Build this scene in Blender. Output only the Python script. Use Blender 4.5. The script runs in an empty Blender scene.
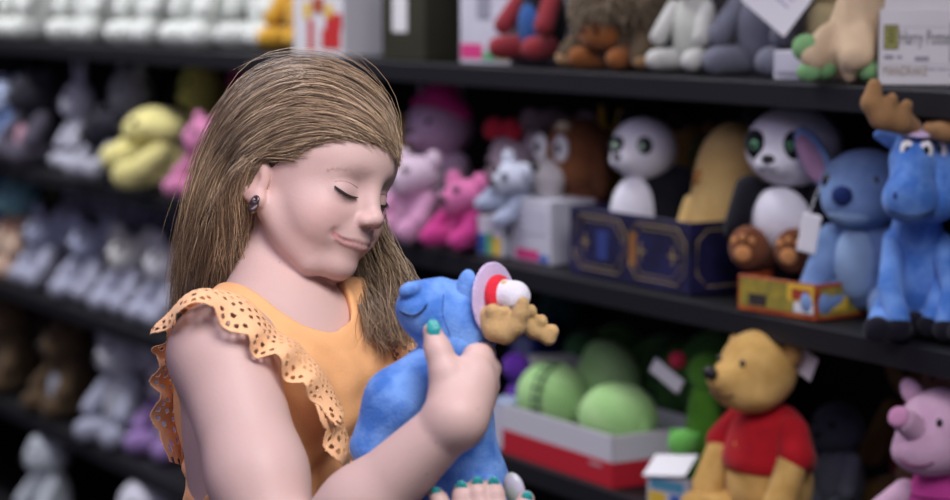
import bpy, math, random
import numpy as np
from mathutils import Matrix, Vector
random.seed(7); rng = np.random.default_rng(7)
C = bpy.context.scene.collection
scene = bpy.context.scene

# ------------------------------------------------------------------ camera, world, lights, exposure
FPX = 2235.0; PITCH = math.radians(6.5); CAMZ = 1.46
cd = bpy.data.cameras.new('camera'); cam = bpy.data.objects.new('camera', cd); C.objects.link(cam)
cam.location = (0, 0, CAMZ); cam.rotation_euler = (math.pi/2 - PITCH, 0, 0)
cd.sensor_width = 36; cd.lens = FPX/950*36; cd.clip_start = 0.05; cd.clip_end = 60
cd.dof.use_dof = True; cd.dof.focus_distance = 2.20; cd.dof.aperture_fstop = 3.7
scene.camera = cam
scene.view_settings.view_transform = 'Standard'; scene.view_settings.look = 'None'
scene.view_settings.exposure = 0.12; scene.view_settings.gamma = 1.0
w = bpy.data.worlds.new('world'); scene.world = w; w.use_nodes = True
w.node_tree.nodes['Background'].inputs[0].default_value = (0.60, 0.54, 0.80, 1)
w.node_tree.nodes['Background'].inputs[1].default_value = 0.24

F0 = np.array([.322, 3.2]); D = np.array([.5075, -.8616]); N = np.array([.8616, .5075])
SHELF_YAW = math.atan2(D[1], D[0])
def shelf(s, d, z): p = F0 + s*D + d*N; return (float(p[0]), float(p[1]), z)

def area(name, loc, target, sx, sy, power, col):
    l = bpy.data.lights.new(name, 'AREA'); l.shape = 'RECTANGLE'; l.size = sx; l.size_y = sy
    l.energy = power; l.color = col
    o = bpy.data.objects.new(name, l); C.objects.link(o); o.location = loc
    d = Vector(target) - Vector(loc); o.rotation_euler = d.to_track_quat('-Z', 'Y').to_euler()
    return o
# the aisle's ceiling strip, then lamps aimed at the girl and the shelf
a = area('ceiling_and_fill_light', shelf(-2.4, -.75, 2.75), shelf(-2.4, -.35, 1.0), .5, 4.6, 72, (.97, .95, 1.0))
a.rotation_euler = (0, 0, 0); a.rotation_euler = Vector((.32, .19, -1)).to_track_quat('-Z', 'Y').to_euler()
q = Matrix.Rotation(SHELF_YAW, 4, 'Z') @ Matrix.Rotation(math.radians(14), 4, 'X')
a.rotation_euler = q.to_euler(); a.data.size = 4.6; a.data.size_y = .35
b = area('ceiling_and_fill_light', (-.95, 1.1, 2.45), (-.15, 2.15, 1.15), 1.0, .7, 10, (.78, .70, 1.0))  # added fill lamp, lifts the girl against the shelves
b2 = area('ceiling_and_fill_light', (.30, .95, 2.5), (-.12, 2.15, 1.2), .8, .8, 6.8, (1.0, .95, .96)); b2.data.spread = math.radians(80)  # added lamp from the right, spread narrowed to brighten her face
c_ = area('ceiling_and_fill_light', (.75, .7, 2.5), (.15, 2.6, 1.0), .9, .9, 4, (.88, .88, 1.0))
# ------------------------------------------------------------------ small helpers
def setp(o, **k):
    for a_, v in k.items(): o[a_] = v
def empty(name, loc=(0, 0, 0), rz=0, label=None, cat=None, group=None):
    o = bpy.data.objects.new(name, None); C.objects.link(o); o.location = loc; o.rotation_euler = (0, 0, rz)
    o.empty_display_size = .02
    if label: o['label'] = label
    if cat: o['category'] = cat
    if group: o['group'] = group
    return o
def mkobj(name, V, Fc, mat, parent=None, smooth=True, label=None):
    me = bpy.data.meshes.new(name)
    V = np.asarray(V, dtype=np.float32); Fc_ = Fc if isinstance(Fc, list) else np.asarray(Fc).tolist()
    me.from_pydata(V.tolist(), [], Fc_); me.update()
    if smooth: me.polygons.foreach_set('use_smooth', np.ones(len(me.polygons), dtype=bool))
    if mat: me.materials.append(mat)
    o = bpy.data.objects.new(name, me); C.objects.link(o)
    if parent: o.parent = parent
    if label: o['label'] = label
    return o

# pixel + distance -> point in the room (measuring the photograph)
def W(px, py, Y):
    dx, dz = (px-475)/FPX, -(py-250)/FPX
    d = np.array([dx, math.cos(PITCH) + dz*math.sin(PITCH), -math.sin(PITCH) + dz*math.cos(PITCH)])
    t = Y/d[1]
    return np.array([d[0]*t, Y, CAMZ + d[2]*t])
def along(px, d, z):
    a_, b_ = -9.0, 1.3
    for _ in range(50):
        m = (a_+b_)/2; P = F0 + m*D + d*N; Z = z-CAMZ
        zc = P[1]*math.cos(PITCH) - Z*math.sin(PITCH)
        if 475 + FPX*P[0]/zc < px: a_ = m
        else: b_ = m
    return m
def at(px, d, z): return shelf(along(px, d, z), d, z)

# ------------------------------------------------------------------ materials
def mat(name, col, rough=.6, spec=.4, sheen=0, noise=0, nscale=30, col2=None, bump=0, bscale=300, metal=0, sss=0, alpha=None, wave=None):
    m = bpy.data.materials.new(name); m.use_nodes = True; nt = m.node_tree; p = nt.nodes['Principled BSDF']
    c = (*col, 1); p.inputs['Base Color'].default_value = c; p.inputs['Roughness'].default_value = rough
    p.inputs['Specular IOR Level'].default_value = spec; p.inputs['Metallic'].default_value = metal
    if sheen:
        p.inputs['Sheen Weight'].default_value = sheen; p.inputs['Sheen Roughness'].default_value = .45
        p.inputs['Sheen Tint'].default_value = (*[min(1, x*.6+.35) for x in col], 1)
    tc = nt.nodes.new('ShaderNodeTexCoord')
    if noise or col2:
        n = nt.nodes.new('ShaderNodeTexNoise'); n.inputs['Scale'].default_value = nscale; n.inputs['Detail'].default_value = 4
        nt.links.new(tc.outputs['Object'], n.inputs['Vector'])
        r = nt.nodes.new('ShaderNodeValToRGB'); r.color_ramp.elements[0].position = .38; r.color_ramp.elements[1].position = .62
        c2 = col2 or tuple(x*(1-noise) for x in col)
        r.color_ramp.elements[0].color = (*c2, 1); r.color_ramp.elements[1].color = c
        nt.links.new(n.outputs[0], r.inputs[0]); nt.links.new(r.outputs[0], p.inputs['Base Color'])
    if bump:
        n = nt.nodes.new('ShaderNodeTexNoise'); n.inputs['Scale'].default_value = bscale; n.inputs['Detail'].default_value = 3
        nt.links.new(tc.outputs['Object'], n.inputs['Vector'])
        b_ = nt.nodes.new('ShaderNodeBump'); b_.inputs['Strength'].default_value = bump; b_.inputs['Distance'].default_value = .002
        nt.links.new(n.outputs[0], b_.inputs['Height']); nt.links.new(b_.outputs[0], p.inputs['Normal'])
    if sss:
        p.inputs['Subsurface Weight'].default_value = sss; p.inputs['Subsurface Radius'].default_value = (1, .35, .2)
        p.inputs['Subsurface Scale'].default_value = .006
    return m
PM = {}
def plush(col, col2=None, name=None, ns=22, bump=.6):
    key = (col, col2, ns)
    if key not in PM:
        c2 = col2 or tuple(x*.80 for x in col)
        PM[key] = mat(name or 'plush_fabric', col, .95, .12, .35, col2=c2, nscale=ns, bump=bump, bscale=420)
    return PM[key]
BLACK = mat('black_plastic', (.012, .012, .014), .25, .6)
NOSE = mat('nose_thread', (.012, .01, .01), .5, .4)
WHITEEYE = mat('eye_white', (.85, .85, .85), .35)
SHELFM = mat('shelf_metal', (.010, .010, .012), .55, .25, noise=.3, nscale=8)
SHELFEDGE = mat('shelf_rail', (.010, .010, .013), .45, .3)
PANEL = mat('back_panel', (.012, .010, .012), .8, .2)
PAPER = mat('white_card', (.82, .82, .84), .55, noise=.04, nscale=5)

# ------------------------------------------------------------------ signed-distance modelling
def rot(rx=0, ry=0, rz=0):
    return np.array(Matrix.Rotation(math.radians(rz), 3, 'Z') @ Matrix.Rotation(math.radians(ry), 3, 'Y') @ Matrix.Rotation(math.radians(rx), 3, 'X'))
class P:                                   # one soft volume
    __slots__ = ('t', 'c', 'r', 'R', 'b', 'k', 's', 'br')
    def __init__(s_, t, c, r, R=None, b=None, k=.01, sub=False):
        s_.t = t; s_.c = np.array(c, float); s_.R = R; s_.k = k; s_.s = sub
        s_.b = None if b is None else np.array(b, float); s_.r = np.array(r, float)
        if t == 'c': s_.br = np.linalg.norm(s_.b-s_.c)/2 + max(s_.r)
        elif t == 'b': s_.br = float(np.linalg.norm(s_.r[:3])) + s_.r[3]
        elif t == 't': s_.br = s_.r[0]+s_.r[1]
        else: s_.br = max(s_.r)
    def mid(s_): return (s_.c+s_.b)/2 if s_.t == 'c' else s_.c
    def d(s_, X):
        if s_.t == 'c':
            ab = s_.b-s_.c; L = ab@ab + 1e-12; pa = X-s_.c
            h = np.clip(pa@ab/L, 0, 1); v = pa - h[:, None]*ab
            return np.sqrt((v*v).sum(1)) - (s_.r[0]+(s_.r[1]-s_.r[0])*h)
        q_ = X-s_.c
        if s_.R is not None: q_ = q_@s_.R
        if s_.t == 'e':
            a_ = q_/s_.r; k0 = np.sqrt((a_*a_).sum(1))+1e-9; b_ = a_/s_.r; k1 = np.sqrt((b_*b_).sum(1))+1e-9
            return k0*(k0-1)/k1
        if s_.t == 'b':
            v = np.abs(q_)-s_.r[:3]; return np.sqrt((np.maximum(v, 0)**2).sum(1)) + np.minimum(v.max(1), 0) - s_.r[3]
        if s_.t == 't':
            u = np.sqrt(q_[:, 0]**2+q_[:, 1]**2)-s_.r[0]; return np.sqrt(u*u+q_[:, 2]**2)-s_.r[1]
def e(c, r, R=None, k=.01, sub=False): return P('e', c, r if hasattr(r, '__len__') else (r, r, r), R, None, k, sub)
def c(a_, b_, ra, rb=None, k=.01, sub=False): return P('c', a_, (ra, ra if rb is None else rb), None, b_, k, sub)
def box(c0, h, r=.002, R=None, k=.002, sub=False): return P('b', c0, (*h, r), R, None, k, sub)
def tor(c0, R0, r0, R=None, k=.002, sub=False): return P('t', c0, (R0, r0), R, None, k, sub)
def chain(pts, rs, k=.01): return [c(pts[i], pts[i+1], rs[i], rs[i+1], k) for i in range(len(pts)-1)]

def field(prims, X, mod=None, blk=None):
    if prims and isinstance(prims[0], list):
        d = field(prims[0], X, None, blk)
        for g_ in prims[1:]:
            d2 = field(g_, X, None, blk); k = .007; h_ = np.maximum(k-np.abs(d-d2), 0)/k; d = np.minimum(d, d2)-h_*h_*k*.25
        return d if mod is None else mod(X, d)
    d = np.full(len(X), .5)
    for p in prims:
        if blk is not None:
            if np.linalg.norm(p.mid()-blk[0])-p.br > blk[1]*1.6+p.k: continue
        di = p.d(X); k = p.k
        if p.s:
            di = -di; h = np.maximum(k-np.abs(d-di), 0)/k; d = np.maximum(d, di)+h*h*k*.25
        else:
            h = np.maximum(k-np.abs(d-di), 0)/k; d = np.minimum(d, di)-h*h*k*.25
    if mod is not None: d = mod(X, d)
    return d
def polygonise(prims, h, mod=None, B=12):
    pos = [p for p in (sum(prims, []) if isinstance(prims[0], list) else prims) if not p.s]
    lo = np.min([p.mid()-p.br for p in pos], 0)-4*h; hi = np.max([p.mid()+p.br for p in pos], 0)+4*h
    nb = np.ceil((hi-lo)/(h*B)).astype(int); n = nb*B+1
    G = np.full(n, .5, np.float32)
    I = np.stack(np.meshgrid(*[np.arange(x) for x in nb], indexing='ij'), -1).reshape(-1, 3)
    cen = lo+(I+.5)*h*B; rad = h*B*.5*1.7320508
    dc = field(prims, cen, mod)
    act = I[np.abs(dc) < rad*1.5+.012]; sgn = dc < 0
    for (i, j, k), s_ in zip(I, sgn):
        if s_: G[i*B:i*B+B+1, j*B:j*B+B+1, k*B:k*B+B+1] = -.5
    g = np.stack(np.meshgrid(*[np.arange(B+1)]*3, indexing='ij'), -1).reshape(-1, 3)
    for i, j, k in act:
        X = lo+(g+np.array([i, j, k])*B)*h
        v = field(prims, X, mod, (lo+(np.array([i, j, k])+.5)*h*B, rad))
        G[i*B:i*B+B+1, j*B:j*B+B+1, k*B:k*B+B+1] = v.reshape(B+1, B+1, B+1)
    S = G < 0
    cs = [(a_, b_, c0) for a_ in (0, 1) for b_ in (0, 1) for c0 in (0, 1)]
    cnt = sum(S[a_:n[0]-1+a_, b_:n[1]-1+b_, c0:n[2]-1+c0].astype(np.int8) for a_, b_, c0 in cs)
    cell = np.argwhere((cnt > 0) & (cnt < 8))
    idx = np.full(n-1, -1, np.int32); idx[tuple(cell.T)] = np.arange(len(cell))
    vals = np.stack([G[cell[:, 0]+a_, cell[:, 1]+b_, cell[:, 2]+c0] for a_, b_, c0 in cs], 1)
    off = np.array(cs, float); acc = np.zeros((len(cell), 3)); num = np.zeros(len(cell))
    for i in range(8):
        for j in range(i+1, 8):
            if abs(off[i]-off[j]).sum() != 1: continue
            m = (vals[:, i] < 0) != (vals[:, j] < 0)
            t = vals[:, i]/(vals[:, i]-vals[:, j]+1e-12)
            acc[m] += (off[i]+t[:, None]*(off[j]-off[i]))[m]; num[m] += 1
    V = lo+(cell+acc/num[:, None])*h
    Q = []
    for ax in range(3):
        u, v = [(1, 2), (2, 0), (0, 1)][ax]
        sl0 = [slice(None)]*3; sl1 = [slice(None)]*3; sl0[ax] = slice(0, -1); sl1[ax] = slice(1, None)
        A, Bq = S[tuple(sl0)], S[tuple(sl1)]
        E_ = np.argwhere(A != Bq)
        ok = (E_[:, u] > 0) & (E_[:, v] > 0) & (E_[:, u] < n[u]-1) & (E_[:, v] < n[v]-1); E_ = E_[ok]
        ins = A[tuple(E_.T)]
        du = np.zeros(3, int); du[u] = 1; dv = np.zeros(3, int); dv[v] = 1
        q4 = [idx[tuple((E_-o_).T)] for o_ in (0*du, du, du+dv, dv)]
        q4 = np.stack(q4, 1); q4[~ins] = q4[~ins][:, ::-1]
        Q.append(q4)
    return V, np.concatenate(Q)
def blob(name, prims, h, material, parent=None, mod=None, origin=None, label=None):
    V, Q = polygonise(prims, h, mod)
    if origin is not None: V = V-np.array(origin)
    return mkobj(name, V, Q, material, parent, True, label)

def tube(name, pts, r, material, parent=None, n=8, taper=None, label=None):
    pts = np.array(pts, float); V = []; Fq = []; m = len(pts)
    T = np.gradient(pts, axis=0); T /= np.linalg.norm(T, axis=1)[:, None]+1e-9
    up = np.array([0, 0, 1.]) if abs(T[0][2]) < .9 else np.array([1., 0, 0])
    for i in range(m):
        a_ = np.cross(T[i], up); a_ /= np.linalg.norm(a_)+1e-9; b_ = np.cross(T[i], a_); up = -b_ if False else up
        rr = r if taper is None else r*taper[i]
        for j in range(n):
            t = 2*math.pi*j/n; V.append(pts[i]+rr*(math.cos(t)*a_+math.sin(t)*b_))
    for i in range(m-1):
        for j in range(n): Fq.append((i*n+j, i*n+(j+1) % n, (i+1)*n+(j+1) % n, (i+1)*n+j))
    Fq.append(tuple(range(n))[::-1]); Fq.append(tuple((m-1)*n+j for j in range(n)))
    return mkobj(name, V, Fq, material, parent, True, label)
def spline(P_, n):
    P_ = np.array(P_, float); m = len(P_); Q_ = np.vstack([2*P_[0]-P_[1], P_, 2*P_[-1]-P_[-2]])
    t = np.linspace(0, m-1-1e-6, n); i = t.astype(int); f = (t-i)[:, None]
    a_, b_, c0, d_ = Q_[i], Q_[i+1], Q_[i+2], Q_[i+3]
    return .5*((2*b_)+(-a_+c0)*f+(2*a_-5*b_+4*c0-d_)*f*f+(-a_+3*b_-3*c0+d_)*f**3)
def boxmesh(name, lo, hi, material, parent=None, bev=.002, label=None):
    x0, y0, z0 = lo; x1, y1, z1 = hi
    V = [(x0, y0, z0), (x1, y0, z0), (x1, y1, z0), (x0, y1, z0), (x0, y0, z1), (x1, y0, z1), (x1, y1, z1), (x0, y1, z1)]
    o = mkobj(name, V, [(0, 3, 2, 1), (4, 5, 6, 7), (0, 1, 5, 4), (1, 2, 6, 5), (2, 3, 7, 6), (3, 0, 4, 7)], material, parent, False, label)
    if bev:
        b_ = o.modifiers.new('edge', 'BEVEL'); b_.width = bev; b_.segments = 2; b_.limit_method = 'NONE'
    return o
def joined(name, boxes, material, parent=None, bev=.001, label=None):     # several slabs that are one part
    V = []; Fs = []
    for lo, hi in boxes:
        x0, y0, z0 = lo; x1, y1, z1 = hi; k = len(V)
        V += [(x0, y0, z0), (x1, y0, z0), (x1, y1, z0), (x0, y1, z0), (x0, y0, z1), (x1, y0, z1), (x1, y1, z1), (x0, y1, z1)]
        Fs += [tuple(k+i for i in f) for f in [(0, 3, 2, 1), (4, 5, 6, 7), (0, 1, 5, 4), (1, 2, 6, 5), (2, 3, 7, 6), (3, 0, 4, 7)]]
    o = mkobj(name, V, Fs, material, parent, False, label)
    if bev:
        b_ = o.modifiers.new('edge', 'BEVEL'); b_.width = bev; b_.segments = 1; b_.limit_method = 'NONE'
    return o
def text(name, s_, size, material, parent, loc, rx=90, rz=0, extrude=.0002, ry=0, sx=1.0):
    cu = bpy.data.curves.new(name, 'FONT'); cu.body = s_; cu.size = size; cu.extrude = extrude
    cu.align_x = 'CENTER'; cu.align_y = 'CENTER'; cu.materials.append(material)
    tmp = bpy.data.objects.new(name, cu); C.objects.link(tmp)
    me = bpy.data.meshes.new_from_object(tmp.evaluated_get(bpy.context.evaluated_depsgraph_get())); me.name = name
    bpy.data.objects.remove(tmp); bpy.data.curves.remove(cu)
    o = bpy.data.objects.new(name, me); C.objects.link(o); o.parent = parent
    o.location = loc; o.rotation_euler = (math.radians(rx), math.radians(ry), math.radians(rz)); o.scale = (sx, 1, 1)
    return o

def strand_mesh(name, S, material, parent, origin=(0, 0, 0)):
    VV = []; FF = []; base = 0
    for P_, r in S:
        n = len(P_); T = np.gradient(P_, axis=0); T /= np.linalg.norm(T, axis=1)[:, None]+1e-9
        a_ = np.cross(T, [.3, .5, .81]); a_ /= np.linalg.norm(a_, axis=1)[:, None]+1e-9; b_ = np.cross(T, a_)
        tp = (r*np.minimum(1, np.linspace(3.2, .25, n)))[:, None]
        ring = np.stack([P_+tp*a_, P_+tp*(-.5*a_+.866*b_), P_+tp*(-.5*a_-.866*b_)], 1).reshape(-1, 3)
        i = np.arange(n-1)[:, None]*3; j = np.arange(3)[None]; 
        q4 = np.stack([i+j, i+(j+1) % 3, i+3+(j+1) % 3, i+3+j], -1).reshape(-1, 4)+base
        VV.append(ring); FF.append(q4); base += 3*n
    return mkobj(name, np.concatenate(VV)-np.array(origin), np.concatenate(FF), material, parent)
BLUE = (.06, .18, .54); BLUE2 = (.17, .34, .72)
BP = plush(BLUE2, BLUE, ns=42); TAN = plush((.55, .36, .16)); LIL = plush((.62, .50, .72))
MTH = mat('mouth_stitch', (.01, .01, .02), .8)
# ------------------------------------------------------------------ the setting
floor_m = mat('dark_floor_tile', (.05, .048, .055), .35, .5, noise=.25, nscale=3)
fl = boxmesh('floor', (-6, -1.5, -.05), (5, 10, 0), floor_m, None, 0); fl['kind'] = 'structure'
wl = joined('wall_right', [((-8, .50, 0), (3, .60, 2.3))], mat('dark_wall_paint', (.02, .02, .024), .8, noise=.2, nscale=4), None, 0)
wl['kind'] = 'structure'; wl.location = (*F0, 0); wl.rotation_euler = (0, 0, SHELF_YAW)
wb = joined('wall_back', [((-7.3, -5, 0), (-7.15, .50, 2.9))], mat('grey_wall_paint', (.05, .05, .055), .8, noise=.2, nscale=4), None, 0)
wb['kind'] = 'structure'; wb.location = (*F0, 0); wb.rotation_euler = (0, 0, SHELF_YAW)
unit = empty('display_shelf', (*F0, 0), SHELF_YAW, 'long black steel shelving unit lined with soft toys and cartons', 'shelf')
for z in (1.343, 1.02, .70, .38, .08):
    bd = boxmesh('shelf_board', (-7, 0, z-.022), (2, .43, z), SHELFM, unit, .002)
    rl = boxmesh('price_rail', (-7, -.006, z-.034), (2, .0, z-.001), SHELFEDGE, bd, .0015)
joined('back_panel', [((-7, .432, 0), (2, .446, 2.0))], PANEL, unit, 0)
# ------------------------------------------------------------------ soft toys and cartons on the shelves
# every toy is measured in small units (one unit = 1/u metre), x to its own right as seen, y away from the viewer, z up
def M_(prims):
    out = []
    for p in prims:
        c_ = p.c*[-1, 1, 1]; b_ = None if p.b is None else p.b*[-1, 1, 1]
        Rm = None if p.R is None else np.diag([-1, 1, 1])@p.R@np.diag([-1, 1, 1])
        out.append(P(p.t, c_, p.r, Rm, b_, p.k, p.s))
    return out
def sc_(prims, u):
    return [P(p.t, p.c/u, p.r/u, p.R, None if p.b is None else p.b/u, p.k/u, p.s) for p in prims]
TOYS = []
class Toy:
    def __init__(s_, name, label, cat, loc, yaw, u, h=3.0, group=None, tilt=None):
        s_.o = empty(name, loc, math.radians(yaw), label, cat, group); s_.u = u; s_.h = h/u
        TOYS.append(s_.o)
        if tilt: s_.o.rotation_euler = (math.radians(tilt[0]), math.radians(tilt[1]), math.radians(yaw))
    def p(s_, name, prims, m, parent=None, h=None, label=None, mod=None):
        return blob(name, sc_(prims, s_.u), (h/s_.u if h else s_.h), m, parent or s_.o, mod, None, label)
    def tube(s_, name, pts, r, m, parent=None, n=6):
        return tube(name, spline(np.array(pts, float)/s_.u, max(8, 4*len(pts))), r/s_.u, m, parent or s_.o, n)
    def eye(s_, x, y, z, r, parent, white=None, dy=None):
        if white: 
            w_ = s_.p('eye_white', [e((x, y, z), white)], WHITEEYE, parent, h=max(1, min(white)/3))
        s_.p('pupil' if white else 'eye', [e((x, y-(white[1] if white else 0)*.8, z), r)], BLACK, parent, h=max(.7, (r if not hasattr(r, '__len__') else min(r))/3))
WARM = (.50, .30, .10)
#---------------------------------------------------------------- middle shelf, right to left
def moose(loc, yaw, label, antlers=True):
    T = Toy('moose_plush', label, 'soft toy', loc, yaw, 745, 3.0, 'blue moose soft toys')
    B = plush(BLUE2, BLUE, ns=28)
    T.p('body', [e((0, 15, 62), (30, 28, 52), k=10), c((0, 10, 100), (0, -24, 138), 24, 20, k=14)], B)
    h = T.p('head', [e((-3, -32, 172), (27, 26, 32), k=10), e((-10, -54, 138), (27, 24, 24), k=18), c((-12, -67, 150), (-8, -52, 175), 12, 12, k=14)], B)
    T.p('nostril', [e((-24, -75, 143), (3.2, 2, 4.5), rot(ry=20))], plush((.02, .05, .22)), h, h=1.2); T.p('nostril', [e((-4, -76, 143), (3.2, 2, 4.5), rot(ry=-20))], plush((.02, .05, .22)), h, h=1.2)
    T.tube('mouth', [(-30, -68, 128), (-18, -77, 124), (-2, -77, 124), (10, -68, 128)], .7, MTH, h)
    T.eye(-14, -55, 184, (3.2, 2, 4.5), h, white=(7, 4, 10)); T.eye(3, -56, 184, (3.2, 2, 4.5), h, white=(7, 4, 10))
    T.p('ear', [c((-22, -28, 188), (-40, -32, 196), 9, 5)], B, h); T.p('ear', [c((20, -28, 188), (40, -28, 192), 9, 5)], B, h)
    T.p('brim', [e((-2, -40, 203), (27, 27, 4), rot(rx=14))], LIL, h=2.2)
    TB = plush((.36, .20, .085))
    a1 = chain([(-10, -52, 205), (-22, -66, 212), (-38, -72, 215), (-48, -74, 228), (-46, -74, 244)], [9, 12, 12, 10, 7], 4)+[c((-36, -72, 216), (-30, -74, 232), 8, 6, k=3), c((-24, -68, 212), (-16, -70, 226), 8, 6, k=3)]
    a2 = chain([(8, -54, 203), (20, -68, 203), (34, -76, 202), (50, -80, 208)], [9, 11, 10, 7], 4)+[c((26, -72, 203), (29, -76, 215), 7, 5, k=3), c((40, -78, 204), (42, -80, 213), 7, 5, k=3)]
    if antlers: T.p('antler', a1, TB); T.p('antler', a2, TB)
    for s_ in (-1, 1):
        a_ = T.p('arm', [c((s_*22, 2, 92), (s_*30+4, -28, 48), 11, 12), c((s_*30+4, -28, 48), (s_*22+4, -45, 22), 12, 11)], B)
        T.p('hoof', [e((s_*22+4, -48, 14), (13, 13, 12)), ], plush((.012, .012, .02)))
        l_2 = T.p('leg', [c((s_*22, 5, 24), (s_*34, -36, 16), 19, 14)], B)
        T.p('hoof', [e((s_*38, -50, 13), (14, 13, 13))], plush((.012, .012, .02)))
    return T
moose(at(915, .045, 1.02), -8, 'large blue plush moose with brown antlers sitting at the end of the middle shelf')
moose(at(982, .10, 1.02), -62, 'second blue plush animal mostly cut off at the frame, only its arm showing', False)

# long-eared blue plush
T = Toy('long_eared_plush', 'greyish blue long-eared plush with lilac inner ears sitting beside the big panda', 'soft toy', at(862, .10, 1.02), -28, 735, 3)
B = plush((.22, .34, .58), (.14, .24, .46)); LB = plush((.34, .50, .72)); PK = plush((.34, .20, .32))
T.p('body', [e((0, 8, 55), (38, 32, 50)), ], B); T.p('belly', [e((-3, -10, 55), (25, 18, 38))], LB)
h = T.p('head', [e((2, 0, 130), (48, 38, 40)), e((-4, -22, 116), (30, 22, 22), k=14)], B)
T.p('muzzle', [e((-4, -26, 108), (26, 17, 14))], LB, h)
T.p('nose', [e((-8, -46, 126), (11, 7, 10))], plush((.02, .04, .16)), h, h=1.5)
T.eye(-30, -26, 138, (6, 4, 8), h); T.eye(20, -30, 138, (6, 4, 8), h)
for s_ in (-1, 1):
    R_ = rot(ry=30*s_)@rot(rz=-25*s_); ea = T.p('ear', [e((s_*50-3, 0, 158), (15, 6, 37), R_)], B); T.p('ear_lining', [e((s_*50-3-1, -5, 157), (11.5, 3.6, 31), R_)], PK, ea)
    T.p('arm', [c((s_*32, -4, 80), (s_*42, -26, 32), 14, 15), e((s_*40, -34, 18), (16, 14, 11), k=8)], B)
    T.p('leg', [c((s_*28, -6, 22), (s_*34, -36, 15), 20, 15), e((s_*36, -44, 18), (14, 10, 17), k=6)], B)
T.p('paper_tag', [box((-44, -38, 86), (10, .6, 20), .3, rot(ry=10))], PAPER, h=1.6)
T.tube('tag_string', [(-44, -38, 105), (-43, -22, 124), (-42, -2, 140)], .5, PAPER)

# big panda in its printed tray
LP = at(788, .085, 1.02)
T = Toy('panda_plush', 'big white and black plush panda with brown feet standing in a low printed tray', 'soft toy', (LP[0], LP[1], 1.026), -30, 700, 3)
WHT = plush((.80, .79, .84), (.70, .69, .76)); BLK = plush((.012, .012, .016), (.006, .006, .009)); BRN = plush((.20, .075, .035), (.13, .045, .02)); ORG = plush((.62, .28, .10))
T.p('body', [e((0, 14, 68), (50, 38, 64)), c((0, 14, 30), (0, 14, 16), 30, 30)], BLK)
T.p('belly', [e((-4, -3, 76), (38, 30, 38))], WHT)
h = T.p('head', [e((2, 4, 154), (53, 46, 44)), e((-6, -36, 138), (18, 12, 12), k=12)], WHT)
for x in (-1, 1):
    T.p('eye_patch', [e((x*21-4, -35.5, 158), (13, 8, 17), rot(ry=x*14))], BLK, h)
    T.p('iris', [e((x*20-4, -42.2, 158), (5, 2.2, 6))], mat('green_eye', (.10, .32, .16), .3), h, h=1.4)
    T.p('pupil', [e((x*20-4, -43.9, 158), (2.6, 1.2, 3.4))], BLACK, h, h=.8)
    T.p('ear', [e((x*46, 12, 188), (16, 8, 16))], BLK)
    T.p('arm', [c((x*44, -6, 106), (x*52, -24, 66), 17, 14)], BLK)
    l2 = T.p('leg', [e((x*26-2, -44, 48), (22, 17, 24)), c((x*26-2, -40, 46), (x*22, 0, 34), 17, 18)], BRN)
    T.p('paw_pad', [e((x*26-2, -60, 43), (10, 3, 9)), e((x*26-13, -57, 56), (4, 3, 4.5), k=1), e((x*26-3, -59, 60), (4, 3, 4.5), k=1), e((x*26+7, -57, 57), (4, 3, 4.5), k=1)], ORG, l2, h=1.5)
T.p('nose', [e((-6, -48, 144), (8, 4, 5))], NOSE, h, h=1.2)
T.tube('mouth', [(-17, -45, 136), (-12, -48.5, 132), (-6, -49, 136), (0, -48.5, 132), (5, -45, 136)], .8, MTH, h)

def tray(name, label, loc, yaw, wd, dp, ht, hb, mo, mi, th=.003, cat='carton', open_=True):
    o = empty(name, (loc[0], loc[1], loc[2]+.0015), math.radians(yaw), label, cat)
    w2 = wd/2
    bs = [((-w2, 0, 0), (w2, dp, th)), ((-w2, 0, 0), (w2, th, ht)), ((-w2, 0, 0), (-w2+th, dp, ht)), ((w2-th, 0, 0), (w2, dp, ht)), ((-w2, dp-th, 0), (w2, dp, hb))]
    if not open_: bs = [((-w2, 0, 0), (w2, dp, ht))]
    joined('carton_body', bs, mo, o, .0008)
    return o
def print_patch(o, x0, x1, z0, z1, m, y=-.0006, name='printed_panel', side=None, bev=0):
    if side is None: return boxmesh(name, (x0, y, z0), (x1, y+.0010, z1), m, o, bev)
    return boxmesh(name, (side-.0005, x0, z0), (side+.0006, x1, z1), m, o, bev)
RED = mat('red_print', (.55, .03, .03), .5); YEL = mat('yellow_print', (.75, .50, .05), .5); ORP = mat('orange_print', (.50, .13, .03), .5, col2=(.32, .04, .02), nscale=40)
OLV = mat('olive_print', (.22, .20, .04), .5, col2=(.40, .30, .04), nscale=50); WPR = mat('white_print', (.75, .75, .75), .5)
o = tray('display_tray', 'low orange and yellow printed tray under the big panda', at(776, .005, 1.02), -52, .150, .115, .050, .05, ORP, ORP)
print_patch(o, -.070, .070, .008, .047, OLV); print_patch(o, .022, .070, .024, .047, YEL, -.0009); print_patch(o, .030, .064, .026, .041, ORP, -.0013); print_patch(o, -.052, -.018, .010, .026, mat('dark_print', (.04, .03, .03), .5), -.0010); print_patch(o, .034, .070, .009, .023, WPR, -.0012)
print_patch(o, .008, .108, .006, .044, OLV, side=.075); print_patch(o, .02, .06, .012, .03, YEL, side=.0758); print_patch(o, .075, .10, .02, .04, RED, side=.0758)

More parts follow.
